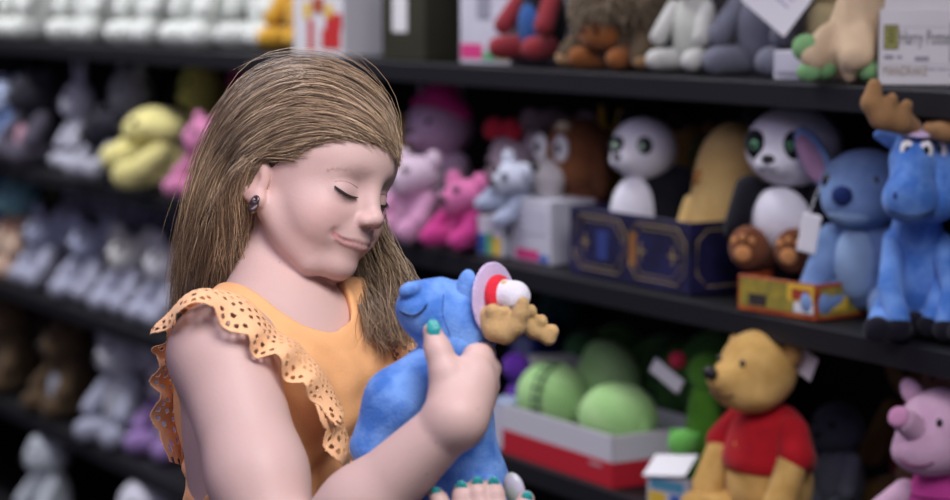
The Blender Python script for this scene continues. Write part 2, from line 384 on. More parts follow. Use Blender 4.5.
# navy carton with gilt lines
NAVY = mat('navy_print', (.018, .018, .075), .45, .4, col2=(.010, .010, .035), nscale=18); GILT = mat('gilt_print', (.30, .22, .09), .5)
s0 = along(690, .02, 1.02); wN = .325
o = tray('navy_carton', 'open dark navy carton with gilt octagon lines holding a small panda', shelf(s0-wN/2, .02, 1.02), math.degrees(SHELF_YAW), wN, .20, .108, .108, NAVY, NAVY)
def gilt(pts, r=.0011): tube('gilt_line', np.array(pts), r, GILT, o, 6)
def octo(x0, x1, z0, z1, q, y=-.0004): return [(x0+q, y, z0), (x1-q, y, z0), (x1, y, z0+q), (x1, y, z1-q), (x1-q, y, z1), (x0+q, y, z1), (x0, y, z1-q), (x0, y, z0+q), (x0+q, y, z0)]
gilt(octo(-.15, -.005, .012, .096, .02)); gilt(octo(.005, .15, .012, .096, .02)); gilt(octo(-.14, -.015, .020, .088, .022), .0006); gilt(octo(.015, .14, .020, .088, .022), .0006)
for x in (-.118, .118, .035): joined('gilt_star', [((x-.0015, -.0006, .040), (x+.0015, .0002, .068)), ((x-.012, -.0006, .0525), (x+.012, .0002, .0555))], GILT, o, 0)
gilt([(wN/2+.0004, y, z) for _, y, z in [(0, .03, .012), (0, .17, .012), (0, .188, .03), (0, .188, .08), (0, .17, .096), (0, .03, .096), (0, .012, .08), (0, .012, .03), (0, .03, .012)]])
joined('gilt_star', [((wN/2-.0002, .0985, .036), (wN/2+.0006, .1015, .072)), ((wN/2-.0002, .085, .0525), (wN/2+.0006, .115, .0555))], GILT, o, 0)
print_patch(o, .004, .022, .030, .080, mat('amber_print', (.30, .12, .03), .5), name='printed_figure_panel'); print_patch(o, -.085, -.055, .030, .075, mat('blue_print', (.03, .05, .20), .5), name='printed_panel')

T = Toy('panda_plush', 'small white and black plush panda sitting in the navy carton', 'soft toy', at(649, .10, 1.025), -24, 640, 3)
T.p('body', [e((0, 6, 60), (38, 30, 58)), e((30, 2, 62), (26, 20, 52), k=12)], BLK); T.p('belly', [e((-10, -12, 62), (27, 20, 40))], WHT)
h = T.p('head', [e((-6, -2, 128), (34, 32, 32)), e((-20, -28, 118), (12, 9, 9), k=8)], WHT)
for x in (-1, 1): T.p('eye_patch', [e((x*14-10, -29, 133), (9, 6, 10))], BLK, h); T.p('eye', [e((x*14-10.5, -34.5, 133), (3.4, 2, 3.8))], mat('pale_green_eye', (.35, .5, .38), .3), h, h=1); T.p('ear', [e((x*26, 6, 156), (11, 6, 11))], BLK)
T.p('nose', [e((-22, -37, 122), (5, 3, 3.4))], NOSE, h, h=1)
# yellow pear-shaped plush
YL = plush((.74, .52, .20), (.64, .42, .15))
T = Toy('yellow_plush', 'smooth yellow pear-shaped plush leaning in the navy carton', 'soft toy', at(724, .125, 1.025), -40, 520, 2.6)
T.p('body', [e((2, 2, 60), (31, 28, 58)), e((7, 2, 98), (23, 21, 32), k=20)], YL); T.p('patch', [e((-11, -22, 88), (4, 3, 7), rot(ry=20))], plush((.45, .20, .06)), h=1.5)
T.p('arm', [c((-22, -12, 66), (-28, -18, 34), 8, 9)], YL); T.p('arm', [c((26, -8, 66), (30, -14, 34), 8, 9)], YL)
T = Toy('green_plush', 'dark olive green plush behind the yellow one in the navy carton', 'soft toy', at(716, .26, 1.02), -45, 650, 3)
T.p('body', [e((0, 0, 52), (32, 30, 50))], plush((.10, .12, .03))); h = T.p('head', [e((0, 0, 120), (34, 30, 26)), c((0, 0, 140), (10, 0, 156), 8, 4, k=6)], plush((.10, .12, .03)))
T = Toy('brown_plush', 'tan brown plush peeping out between the small panda and the yellow plush', 'soft toy', at(688, .27, 1.02), -30, 640, 3)
T.p('body', [e((0, 0, 60), (27, 26, 55))], plush((.28, .14, .06))); h = T.p('head', [e((0, 0, 122), (30, 28, 28))], plush((.40, .22, .07))); T.p('ear', [e((-22, -4, 146), (9, 6, 9))], plush((.28, .12, .05))); T.p('ear', [e((22, -4, 146), (9, 6, 9))], plush((.28, .12, .05)))
# brown dog
T = Toy('dog_plush', 'brown plush dog with white muzzle and long ears left of the small panda', 'soft toy', at(574, .15, 1.02), -44, 610, 3)
BD = plush((.26, .10, .04), (.19, .07, .03)); 
T.p('body', [e((4, 10, 42), (32, 30, 44))], plush((.16, .06, .03)))
h = T.p('head', [e((2, 0, 104), (37, 35, 38))], BD); T.p('muzzle', [e((-14, -30, 84), (22, 16, 18)), e((-16, -26, 68), (16, 14, 14), k=8)], plush((.70, .66, .66)), h)
T.p('nose', [e((-18, -46, 92), (7, 4, 5))], NOSE, h, h=1.3); T.eye(-24, -30, 112, (4, 2.5, 6), h, white=(10, 5, 14)); T.eye(8, -34, 112, (4, 2.5, 6), h, white=(10, 5, 14))
T.p('ear', [e((34, -6, 92), (12, 9, 32), rot(ry=-12))], plush((.18, .07, .03)), h); T.p('ear', [e((-34, 4, 92), (10, 9, 30), rot(ry=12))], plush((.18, .07, .03)), h)
T.p('forehead_tuft', [e((4, -26, 134), (10, 6, 6))], plush((.70, .60, .40)), h)
T = Toy('yellow_plush', 'yellow plush ear tips poking up behind the brown dog', 'soft toy', at(606, .23, 1.02), -50, 600, 4)
T.p('body', [e((0, 0, 45), (26, 22, 45))], plush((.6, .38, .06))); T.p('head', [e((0, 0, 104), (24, 22, 26))], plush((.6, .38, .06))); T.p('ear', [c((-10, 0, 122), (-14, -2, 152), 7, 3)], plush((.7, .45, .05))); T.p('ear', [c((10, 0, 122), (14, -2, 148), 7, 3)], plush((.7, .45, .05)))

def simple_carton(name, label, loc, yaw, wd, dp, ht, col, patches, cat='carton', group=None):
    o = empty(name, (loc[0], loc[1], loc[2]+.0015), math.radians(yaw), label, cat, group)
    boxmesh('carton_body', (-wd/2, 0, 0), (wd/2, dp, ht), col, o, .002)
    for n_, (x0, x1, z0, z1, m_) in enumerate(patches): print_patch(o, x0*wd-wd/2, x1*wd-wd/2, z0*ht, z1*ht, m_, -.0007-.0002*n_)
    return o
PKP = mat('pink_print', (.65, .05, .22), .5); BLP = mat('blue_print', (.03, .12, .45), .5); GRP = mat('green_print', (.10, .40, .18), .5); WCT = mat('white_carton', (.62, .62, .70), .5, noise=.1, nscale=14); GRY = mat('grey_print', (.30, .30, .36), .5)
simple_carton('white_carton', 'white carton with a pink strip standing left of the brown dog', at(531, .04, 1.02), -58, .115, .09, .105, WCT, [(.1, .7, .04, .20, PKP), (.72, .95, .04, .14, BLP), (.15, .85, .45, .85, mat('pale_print', (.55, .55, .64), .5))])
simple_carton('small_carton', 'small carton printed blue, green and yellow on the middle shelf', at(489, .03, 1.02), -55, .075, .06, .065, WCT, [(.05, .35, .05, .55, BLP), (.38, .62, .05, .6, GRP), (.66, .95, .05, .5, YEL)])

# generic seated plush used for the less distinct toys
def sitter(name, label, loc, yaw, u, body, head=None, belly=None, ears='round', limb=None, hgt=1.0, wid=1.0, muzzle=None, eyes=True, group=None, h=4, extra=None, cat='soft toy', tilt=None, nose=True):
    head = head or body; limb = limb or (body[0] if isinstance(body[0], tuple) else body)
    T = Toy(name, label, cat, loc, yaw, u, h, group, tilt)
    mb, mh, ml_ = plush(*body) if isinstance(body[0], tuple) else plush(body), plush(*head) if isinstance(head[0], tuple) else plush(head), plush(limb)
    T.p('body', [e((0, 4, 42*hgt), (32*wid, 28*wid, 42*hgt)), c((0, 4, 60*hgt), (0, 2, 84*hgt), 18*wid, 16*wid, k=8)], mb)
    if belly: T.p('belly', [e((0, -9*wid, 38*hgt), (22*wid, 18*wid, 30*hgt))], plush(belly))
    hz = 104*hgt
    hd_ = T.p('head', [e((0, 0, hz), (34*wid, 31*wid, 30*hgt)), e((0, -24*wid, hz-8), (15*wid, 13*wid, 11), k=10)], mh)
    if muzzle: T.p('muzzle', [e((0, -27*wid, hz-9), (15*wid, 13*wid, 11))], plush(muzzle), hd_)
    if nose: T.p('nose', [e((0, -39*wid, hz-3), (5, 3.4, 3.6))], NOSE, hd_, h=1.3)
    if eyes:
        for x in (-1, 1): T.eye(x*13*wid, -27*wid, hz+7, 3.6, hd_)
    for x in (-1, 1):
        if ears == 'round': T.p('ear', [e((x*27*wid, 2, hz+24*hgt), (11, 6, 11))], mh)
        elif ears == 'long': T.p('ear', [e((x*20*wid, 2, hz+42*hgt), (8, 5, 26), rot(ry=x*16))], mh)
        elif ears == 'big': T.p('ear', [e((x*44*wid, 4, hz+4), (22, 6, 26), rot(ry=x*10))], mh)
        elif ears == 'flop': T.p('ear', [e((x*36*wid, -2, hz-8), (9, 7, 26), rot(ry=-x*10))], ml_)
        elif ears == 'point': T.p('ear', [c((x*20*wid, 2, hz+22*hgt), (x*27*wid, 0, hz+44*hgt), 10, 3)], mh)
        T.p('arm', [c((x*27*wid, -4, 68*hgt), (x*36*wid, -26*wid, 38*hgt), 11*wid, 12*wid)], ml_)
        T.p('leg', [c((x*20*wid, -6, 15), (x*30*wid, -38*wid, 14), 15*wid, 14*wid)], ml_)
    if extra: extra(T, hd_, hz)
    return T
# pink group on the middle shelf, behind the girl's face
def bow(col):
    def f(T, hd_, hz): T.p('bow', [e((-16, -14, hz+32), (15, 6, 11), rot(ry=-20)), e((14, -14, hz+32), (15, 6, 11), rot(ry=20)), e((0, -16, hz+30), 6, k=2)], plush(col), h=2.2)
    return f
def tuft(col, dx=20):
    def f(T, hd_, hz): T.p('forelock', [c((-18, -12, hz+24), (dx, -16, hz+38), 10, 15, k=10), c((dx, -16, hz+38), (dx+26, -6, hz+16), 15, 7, k=8)], plush(col), h=2.6)
    return f
LPK = (.62, .42, .58); HPK = (.62, .06, .28)
sitter('pony_plush', 'large pale pink plush with a deep pink forelock beside the girl\'s face', at(432, .13, 1.02), -45, 540, LPK, muzzle=LPK, ears='point', limb=(.70, .50, .66), hgt=1.06, wid=1.15, extra=tuft((.50, .03, .20)))
sitter('round_plush', 'hot pink small round plush on the middle shelf edge', at(462, .035, 1.02), -50, 560, HPK, head=(.72, .20, .42), hgt=.52, wid=.72, ears='round', h=3.4)
sitter('bunny_plush', 'small pale pink plush sitting left of the hot pink one', at(414, .035, 1.02), -50, 540, (.66, .34, .52), head=(.70, .55, .66), hgt=.62, wid=.85, ears='round', h=3.4)
sitter('cat_plush', 'white-faced plush in a red dress with a black back behind the pink toys', at(500, .12, 1.02), -50, 575, (.50, .02, .03), head=(.62, .50, .55), limb=(.05, .04, .05), hgt=.84, wid=.85, ears='round', extra=bow((.45, .02, .04)), muzzle=(.66, .55, .58))
sitter('mouse_plush', 'white and pale blue plush resting in front of the red dressed one', at(512, .055, 1.075), -60, 585, (.42, .48, .62), head=(.60, .64, .75), hgt=.46, wid=.62, ears='round', h=3.2, tilt=(8, 20))
sitter('doll_plush', 'pale faced plush in dark clothes at the back of the middle shelf', at(540, .22, 1.02), -50, 560, (.03, .02, .03), head=(.45, .34, .36), limb=(.30, .04, .05), hgt=1.0, wid=.9, ears='big')
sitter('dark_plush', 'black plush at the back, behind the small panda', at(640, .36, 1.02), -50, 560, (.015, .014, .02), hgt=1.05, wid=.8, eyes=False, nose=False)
sitter('orange_plush', 'orange and yellow plush half hidden by the pale pink pony', at(402, .22, 1.02), -50, 520, (.62, .18, .03), head=(.72, .50, .08), hgt=.8, wid=.8)

#---------------------------------------------------------------- middle shelf, left of the girl
sitter('unicorn_plush', 'pale lilac plush horse with a plum forelock behind the girl\'s hair', at(238, .13, 1.02), -55, 480, (.52, .52, .62), hgt=1.0, wid=.9, ears='point', extra=tuft((.28, .04, .12), 10), h=5)
sitter('pink_plush', 'bright pink plush on the middle shelf behind the girl\'s hair', at(206, .035, 1.02), -55, 465, (.66, .24, .42), hgt=.62, wid=.75, h=5)
sitter('duck_plush', 'lemon yellow plush head above the pink plush', at(203, .20, 1.02), -55, 450, (.60, .60, .12), head=(.66, .66, .16), hgt=.98, wid=.75, h=5, ears=None)
sitter('duckling_plush', 'big lemon yellow plush lying along the middle shelf edge', at(158, .05, 1.03), -70, 450, (.76, .70, .28), hgt=.55, wid=1.05, h=5, ears=None, tilt=(0, 12))
simple_carton('blue_carton', 'bright blue carton under the pink plush on the middle shelf', at(176, .0, 1.02), -58, .075, .03, .045, BLP, [(.1, .9, .1, .3, mat('sky_print', (.08, .25, .6), .5))])
sitter('grey_plush', 'grey and white plush with green trim left of the lemon plush', at(133, .16, 1.02), -50, 430, (.42, .44, .48), head=(.50, .52, .52), belly=(.40, .55, .12), hgt=.92, wid=.8, h=5, ears='point')
sitter('grey_plush', 'tall silvery grey plush standing on the middle shelf left of all', at(80, .10, 1.02), -62, 410, (.55, .56, .66), head=(.60, .61, .70), limb=(.56, .57, .66), hgt=.92, wid=.72, h=5, ears='long')
sitter('black_plush', 'black plush with grey feet sitting next to the tall silvery one', at(108, .04, 1.02), -55, 410, (.02, .02, .03), limb=(.44, .45, .52), hgt=.50, wid=.70, h=5)
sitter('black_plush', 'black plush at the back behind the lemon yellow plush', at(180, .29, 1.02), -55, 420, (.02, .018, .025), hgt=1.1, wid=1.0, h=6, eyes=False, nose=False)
sitter('dark_plush', 'black and pink plush at the left end of the middle shelf', at(38, .07, 1.02), -55, 395, (.02, .02, .03), head=(.03, .03, .04), belly=(.55, .30, .38), limb=(.10, .09, .12), hgt=.72, wid=.85, h=5)
sitter('blue_plush', 'pale blue plush at the very left of the middle shelf', at(10, .06, 1.02), -55, 385, (.22, .34, .62), head=(.42, .50, .68), hgt=.62, wid=.75, h=5)
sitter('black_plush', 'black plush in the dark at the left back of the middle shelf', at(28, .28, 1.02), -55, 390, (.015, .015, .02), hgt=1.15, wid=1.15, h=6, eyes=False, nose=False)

#---------------------------------------------------------------- lower shelf, left of the girl
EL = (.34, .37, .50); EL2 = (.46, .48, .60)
elx = [(48, .085), (84, .25), (92, .085), (122, .25), (132, .085), (160, .25), (170, .085)]
els = ['leftmost', 'second from left at the back', 'front one', 'middle back one', 'front one with a pale head', 'right back one', 'rightmost, nearest the girl']
for i, ((px, d), nm) in enumerate(zip(elx, els)):
    sitter('elephant_plush', 'grey plush elephant in the lower shelf row, %s' % ['leftmost of them', 'second from the left, set back', 'third from the left, at the front', 'fourth from the left, set back', 'fifth from the left, with a pale head', 'sixth from the left, set back', 'rightmost, beside the girl'][i],
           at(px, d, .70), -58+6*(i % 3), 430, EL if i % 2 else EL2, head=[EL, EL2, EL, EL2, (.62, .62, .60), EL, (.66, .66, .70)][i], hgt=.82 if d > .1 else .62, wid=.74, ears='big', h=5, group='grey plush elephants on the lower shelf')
sitter('teal_plush', 'pale teal plush head at the left of the lower shelf', at(22, .10, .70), -55, 390, (.55, .30, .20), head=(.20, .42, .46), limb=(.60, .42, .32), belly=(.70, .55, .40), hgt=.98, wid=.95, h=5)
sitter('blue_plush', 'blue plush behind the teal headed one on the lower shelf', at(0, .22, .70), -55, 380, (.06, .16, .42), hgt=1.0, wid=.9, h=6)
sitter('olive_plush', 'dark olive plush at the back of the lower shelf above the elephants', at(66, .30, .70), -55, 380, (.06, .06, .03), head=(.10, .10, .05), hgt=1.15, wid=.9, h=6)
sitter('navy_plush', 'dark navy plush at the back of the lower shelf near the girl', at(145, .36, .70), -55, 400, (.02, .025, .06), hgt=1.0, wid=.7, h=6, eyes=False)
#---------------------------------------------------------------- bottom shelves, left of the girl
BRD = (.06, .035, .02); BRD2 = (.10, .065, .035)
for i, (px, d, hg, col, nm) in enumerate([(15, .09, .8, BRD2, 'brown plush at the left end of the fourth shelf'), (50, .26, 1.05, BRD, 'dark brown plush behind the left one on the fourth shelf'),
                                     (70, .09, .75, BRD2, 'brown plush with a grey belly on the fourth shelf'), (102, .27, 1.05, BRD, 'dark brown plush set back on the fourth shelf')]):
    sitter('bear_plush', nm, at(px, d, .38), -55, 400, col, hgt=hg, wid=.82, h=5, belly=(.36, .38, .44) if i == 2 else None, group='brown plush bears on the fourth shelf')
sitter('grey_plush', 'silvery grey plush on the fourth shelf just left of the girl', at(128, .08, .38), -50, 420, (.44, .46, .52), head=(.50, .52, .56), limb=(.40, .42, .52), hgt=.95, wid=.9, h=5, ears='big')
sitter('lilac_plush', 'white and lilac plush beside the girl\'s elbow on the fourth shelf', at(166, .10, .38), -50, 440, (.62, .56, .64), head=(.66, .60, .68), limb=(.34, .22, .48), hgt=.8, wid=.9, h=5)
sitter('white_plush', 'white plush at the left of the bottom shelf', at(50, .03, .08), -55, 405, (.55, .60, .64), hgt=.98, wid=.9, h=5)
sitter('white_plush', 'big white plush on the bottom shelf beneath the girl\'s elbow', at(150, .03, .08), -50, 430, (.66, .67, .74), hgt=1.12, wid=1.3, h=5)

#---------------------------------------------------------------- lower shelf, right of the girl
s1 = along(610, .0, .70); wR = .335
WB = mat('white_board', (.60, .60, .64), .5); REDB = mat('red_board', (.50, .015, .03), .5)
o = tray('display_tray', 'white display tray with a red lower band holding round green plushes', shelf(s1-wR/2, .004, .70), math.degrees(SHELF_YAW), wR, .20, .082, .082, WB, WB)
print_patch(o, -wR/2, wR/2, .0, .040, REDB, name='red_band'); print_patch(o, .0, .20, .0, .040, REDB, name='red_band', side=wR/2)
print_patch(o, .105, .139, .028, .034, mat('faded_pink_print', (.50, .25, .27), .6), -.0014, 'printed_mark')
GR1, GR2 = (.42, .68, .29), (.33, .60, .22); GRD = (.07, .19, .055); GRD2 = (.11, .30, .07)
def ball(label, loc, yaw, u, cols, r, stripe=False, knob=None, tilt=None):
    T = Toy('round_plush', label, 'soft toy', loc, yaw, u, 3, 'round green soft toys', tilt)
    b_ = T.p('body', [e((0, 0, r[2]), r)]+([c((0, 0, r[2]*1.6), knob, 12, 9, k=14)] if knob else []), plush(*cols))
    for s_ in (-1, 1): T.p('arm', [e((s_*r[0]*.93, -2, r[2]*.8), (8, 9, 12))], plush(cols[1]), h=2.5)
    if stripe:
        for x in (-4, 4): T.tube('seam_band', [(x+r[0]*.18, -r[1]*math.cos(t)*1.005*.97, r[2]+r[2]*math.sin(t)*1.005*.97) for t in np.linspace(-1.3, 1.5, 12)], 1.3, plush((.03, .07, .05)))
        for t in np.linspace(-1.1, 1.3, 9): T.p('stitch', [c((r[0]*.18-7, -r[1]*math.cos(t)*.98, r[2]+r[2]*math.sin(t)*.98), (r[0]*.18+7, -r[1]*math.cos(t)*.98, r[2]+r[2]*math.sin(t)*.98), 1.4)], plush((.03, .07, .05)), h=.9)
    return T
G1_, G2_ = (GR1, GR2), (GRD2, GRD)
ball('biggest light green round plush at the front right of the tray', at(618, .075, .735), -50, 600, G1_, (41, 36, 34))
ball('light green round plush with a dark stitched band at the left of the tray', at(556, .075, .735), -45, 585, G1_, (38, 32, 35), True)
ball('light green pear-shaped plush in the middle of the tray with a knob on top', at(592, .145, .735), -50, 580, G1_, (36, 32, 42), False, (-14, 0, 74))
ball('dark green round plush with a stitched band behind the tray', at(645, .25, .735), -45, 560, G2_, (46, 38, 42), True)
ball('dark green round plush at the back above the light green ones', at(690, .28, .745), -45, 580, G2_, (44, 36, 46))
ball('dark green plush behind the pear-shaped light green one', at(610, .27, .735), -45, 560, G2_, (40, 34, 42))
T = Toy('purple_footed_plush', 'white and green plush lying down with two round purple feet towards the aisle', 'soft toy', at(536, .11, .765), -30, 565, 2.6)
WG = plush((.50, .52, .50)); DG = plush((.05, .16, .06)); PU = plush((.13, .035, .36), (.09, .02, .26))
T.p('body', [e((22, 40, 24), (26, 40, 20)), e((22, 40, 52), (20, 24, 18), k=10)], DG)
for z, x in ((42, -8), (14, -4)):
    l_2 = T.p('leg', [c((x+4, -22, z), (22, 26, z*.7+8), 11, 12)], WG); T.p('foot', [e((x-6, -34, z), (15, 12, 14))], PU, l_2)
simple_carton('blue_carton', 'deep blue carton at the back behind the purple footed plush', at(522, .26, .70), -50, .075, .06, .16, mat('deep_blue_carton', (.03, .05, .28), .5), [(.2, .8, .5, .8, mat('pale_blue_print', (.3, .35, .6), .5))])
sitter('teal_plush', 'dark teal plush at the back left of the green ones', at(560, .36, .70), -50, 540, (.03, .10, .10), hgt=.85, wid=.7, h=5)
simple_carton('clear_carton', 'pale blue edged white carton beside the red banded tray', at(497, .0, .70), -40, .05, .05, .085, mat('pale_blue_carton', (.40, .48, .66), .35), [(.1, .9, .1, .9, WCT)])
# white carton with green contents near the bear
o = tray('small_tray', 'small white tray with green toys in front of the yellow bear', at(668, .0, .70), -46, .085, .11, .050, .05, WB, WB)
print_patch(o, -.038, -.005, .004, .022, YEL); print_patch(o, -.035, .030, .026, .042, mat('cyan_print', (.1, .35, .5), .5)); print_patch(o, .004, .036, .006, .022, BLP)
lidp = boxmesh('lid', (-.042, -.004, -.001), (.042, .040, .001), PAPER, o, .0008); lidp.location = (-.004, -.004, .052); lidp.rotation_euler = (math.radians(38), math.radians(-8), 0)
T = Toy('small_green_toy', 'bright green small plush in the small white tray', 'soft toy', at(684, .045, .705), -40, 640, 2.4)
T.p('body', [e((0, 0, 24), (18, 16, 24))], plush((.12, .45, .08))); T.p('head', [e((0, -2, 56), (16, 14, 14))], plush((.16, .50, .10))); T.p('ear', [e((-14, 0, 64), (4, 3, 6))], plush((.12, .45, .08))); T.p('ear', [e((14, 0, 64), (4, 3, 6))], plush((.12, .45, .08)))
T = Toy('leaf_plush', 'bright green leaf-shaped plush with a red pompom left of the yellow bear', 'soft toy', at(703, .10, .70), -40, 640, 3)
T.p('body', [e((0, 0, 55), (20, 13, 60)), ], plush((.10, .30, .03), (.07, .22, .02))); T.p('head', [e((6, 0, 118), (24, 15, 20))], plush((.12, .36, .04))); T.p('pompom', [e((-26, -8, 128), 9)], plush((.60, .04, .08)), h=2)
T.p('paper_tag', [box((-42, -4, 110), (20, .8, 8), .3, rot(ry=30))], PAPER, h=1.7)

# the yellow bear in a red shirt
T = Toy('teddy_bear', 'golden yellow plush bear in a red shirt facing left on the lower shelf', 'soft toy', at(762, .012, .70), -52, 762, 3)
Y1 = plush((.66, .42, .14), (.54, .32, .09), ns=30); RDF = mat('red_fleece', (.48, .012, .02), .9, .15, .3, noise=.2, nscale=30, bump=.5)
T.p('body', [e((0, 10, 58), (50, 44, 58)), e((0, 6, 100), (38, 34, 40), k=16)], Y1)
T.p('shirt', [e((0, 8, 104), (46, 41, 42), k=8), e((0, 9, 82), (53, 46, 26), k=18), e((0, 8, 60), (70, 70, 14), k=3, sub=True)], RDF, mod=None)
text('embroidery', 'oh', .026, mat('gold_thread', (.75, .42, .05), .7), T.o, (-.014, -.0425, .128), rz=-12, extrude=.002)
h = T.p('head', [e((2, -12, 182), (43, 40, 42)), e((-4, -46, 172), (27, 20, 19), k=12), e((-4, -60, 176), (15, 14, 12), k=10), e((2, -30, 158), (36, 26, 18), k=14)], Y1)
T.p('nose', [e((-4, -76, 184), (9, 6.5, 7.5))], NOSE, h, h=1.4)
T.eye(-20, -47, 194, (3.6, 3, 4.2), h); T.eye(16, -49, 194, (3.6, 3, 4.2), h)
T.tube('mouth', [(-26, -54, 164), (-15, -64, 159), (-4, -67, 160), (8, -64, 159), (20, -54, 164)], .9, mat('brown_stitch', (.10, .04, .02), .8), h)
for x in (-1, 1):
    ea = T.p('ear', [e((x*37, 0, 204), (15, 8, 15)), ], Y1)
    T.p('sleeve', [c((x*38, 4, 118), (x*54, -6, 96), 18, 19)], RDF)
    T.p('arm', [c((x*52, -6, 98), (x*54, -28, 52), 16, 17), e((x*52, -32, 42), (17, 15, 15), k=8)], Y1)
    T.p('leg', [c((x*28, 0, 24), (x*44, -48, 22), 26, 22), e((x*46, -58, 24), (20, 13, 24), k=8)], Y1)
tg = T.p('paper_tag', [box((48, 12, 192), (14, .7, 14), .3, rot(ry=25))], PAPER, h=1.6)
# pig
T = Toy('pig_plush', 'pink plush pig in a striped magenta suit with one arm held out', 'soft toy', at(938, .035, .70), -34, 725, 3)
PG = plush((.64, .42, .55), (.55, .34, .47)); MG = plush((.55, .06, .30)); MS = plush((.25, .02, .14))
bd = T.p('body', [e((-2, 6, 66), (36, 31, 52)), c((-2, 4, 90), (0, 2, 116), 24, 20, k=10)], MG)
for z, rr in ((56, 35.6), (74, 34.6), (92, 30.5)): T.p('stripe', [tor((-2, 5.5, z), rr*.97, 1.1)], MS, bd, h=1.0)
h = T.p('head', [e((4, 2, 152), (46, 40, 40)), e((-8, -24, 134), (30, 22, 20), k=16)], PG)
T.p('snout', [c((-10, -30, 154), (-17, -46, 166), 13, 12, k=6)], PG, h); T.p('snout_disc', [e((-20, -54, 171), (10.5, 4, 10.5), rot(rx=-30))], plush((.60, .28, .46)), h, h=2)
T.eye(-24, -31, 166, (3, 2.4, 4.2), h); T.eye(12, -36, 166, (3, 2.4, 4.2), h)
T.tube('mouth', [(-26, -40, 132), (-14, -45, 126), (0, -45, 126), (10, -42, 130)], .8, mat('plum_stitch', (.2, .03, .1), .8), h)
for x in (-1, 1): T.p('ear', [e((x*34+2, 4, 184), (11, 6, 15), rot(ry=x*34))], PG)
T.p('arm', [c((-32, -8, 92), (-62, -26, 62), 12, 12), c((-62, -26, 62), (-82, -34, 48), 12, 13)], PG); T.p('arm', [c((30, -12, 88), (36, -34, 56), 14, 14)], PG)
for x in (-1, 1): T.p('leg', [c((x*18, -2, 20), (x*26, -34, 16), 18, 15)], PG)
sitter('donkey_plush', 'slate grey plush sitting between the yellow bear and the pig', at(842, .19, .70), -50, 700, (.16, .17, .22), head=(.10, .11, .15), hgt=.88, wid=.86, ears=None, h=4)
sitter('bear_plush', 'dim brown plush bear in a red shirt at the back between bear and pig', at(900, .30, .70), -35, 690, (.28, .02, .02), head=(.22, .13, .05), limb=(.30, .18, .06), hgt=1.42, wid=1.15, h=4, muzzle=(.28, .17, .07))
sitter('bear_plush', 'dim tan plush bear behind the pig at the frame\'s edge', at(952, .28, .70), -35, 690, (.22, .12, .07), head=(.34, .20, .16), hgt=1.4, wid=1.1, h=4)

#---------------------------------------------------------------- top shelf
CR = mat('cream_carton', (.72, .71, .70), .5, noise=.03, nscale=20)
o = empty('carton', at(922, .065, 1.3445), math.radians(-10), 'small white open carton with dark lettering at the near end of the top shelf', 'carton')
wd = .112; ht = .098; dp = .075
joined('carton_body', [((-wd/2, 0, 0), (wd/2, dp, .002)), ((-wd/2, 0, 0), (wd/2, .002, ht)), ((-wd/2, 0, 0), (-wd/2+.002, dp, ht)), ((wd/2-.002, 0, 0), (wd/2, dp, ht)), ((-wd/2, dp-.002, 0), (wd/2, dp, ht+.04))], CR, o, .0006)
INK = mat('black_ink', (.06, .055, .06), .6); GINK = mat('grey_ink', (.30, .30, .33), .6); GOLD = mat('gold_label', (.16, .12, .04), .45); TANI = mat('tan_ink', (.25, .18, .10), .6)
text('title_lettering', 'Harry Potter', .0255, INK, o, (.0035, -.0006, .0605), sx=.50); 
text('name_lettering', 'MANDRAKE', .0175, TANI, o, (-.022, -.0006, .0175), sx=.60)
for k_, (a_, b_, z_) in enumerate(((.006, .017, .0195), (.019, .031, .0195), (.033, .040, .0195), (.034, .038, .0125))): print_patch(o, a_, b_, z_, z_+.0022, GINK, name='printed_mark')
print_patch(o, -.050, -.031, .046, .078, GOLD, name='gold_label'); print_patch(o, -.048, -.033, .049, .0755, mat('green_label', (.36, .38, .10), .5), -.0010, 'label_panel')
for k_ in range(5): print_patch(o, -.0455, -.0355, .0530+.0045*k_, .0555+.0045*k_, mat('olive_ink', (.10, .09, .02), .6), -.0014, 'printed_mark')
print_patch(o, -.049, -.037, .033, .039, GINK, name='barcode'); print_patch(o, -.033, -.026, .034, .038, GINK, name='printed_mark'); print_patch(o, -.010, .008, .031, .037, GINK, name='printed_mark')
print_patch(o, -.052, .052, .0265, .0270, GINK, name='printed_rule'); print_patch(o, -.028, .030, .0745, .0750, GINK, name='printed_rule')
print_patch(o, .0335, .052, .030, .082, mat('grey_scene_print', (.40, .40, .42), .5), name='picture_panel')
sitter('orange_plush', 'orange plush inside the small white lettered carton', at(925, .137, 1.346), -14, 1250, (.62, .22, .06), head=(.45, .18, .28), hgt=1.0, wid=.8, h=4, ears=None)

T = Toy('hooded_plush', 'beige cloaked plush with green hands hanging over the top shelf edge', 'soft toy', at(848, .05, 1.343), -30, 745, 3)
CL = mat('beige_fleece', (.62, .47, .30), .95, .1, .3, noise=.12, nscale=18, bump=.5, bscale=300); GN_ = plush((.22, .42, .18), (.16, .34, .14))
def cloakmod(X, d):
    a_ = np.arctan2(X[:, 1], X[:, 0]); return d-.0028*np.sin(a_*9+X[:, 2]*20)*np.clip(1.0-X[:, 2]*6, 0, 1)
T.p('cloak', [c((4, 0, 31), (10, 4, 70), 31, 25, k=6), e((16, 4, 104), (26, 24, 28), k=14), c((8, -24, 30), (14, -30, 8), 16, 7, k=10), c((-14, -22, 44), (-24, -34, 26), 13, 15, k=10), c((20, -22, 44), (22, -36, 26), 13, 15, k=10)], CL, mod=cloakmod)
T.p('hand', [e((-30, -38, 34), (15, 11, 14)), ], GN_); T.p('hand', [e((-26, -40, 10), (13, 10, 10))], GN_)
T.p('foot', [e((-18, -24, 14), (15, 14, 13))], GN_); T.p('foot', [e((30, -22, 12), (13, 13, 11))], GN_)

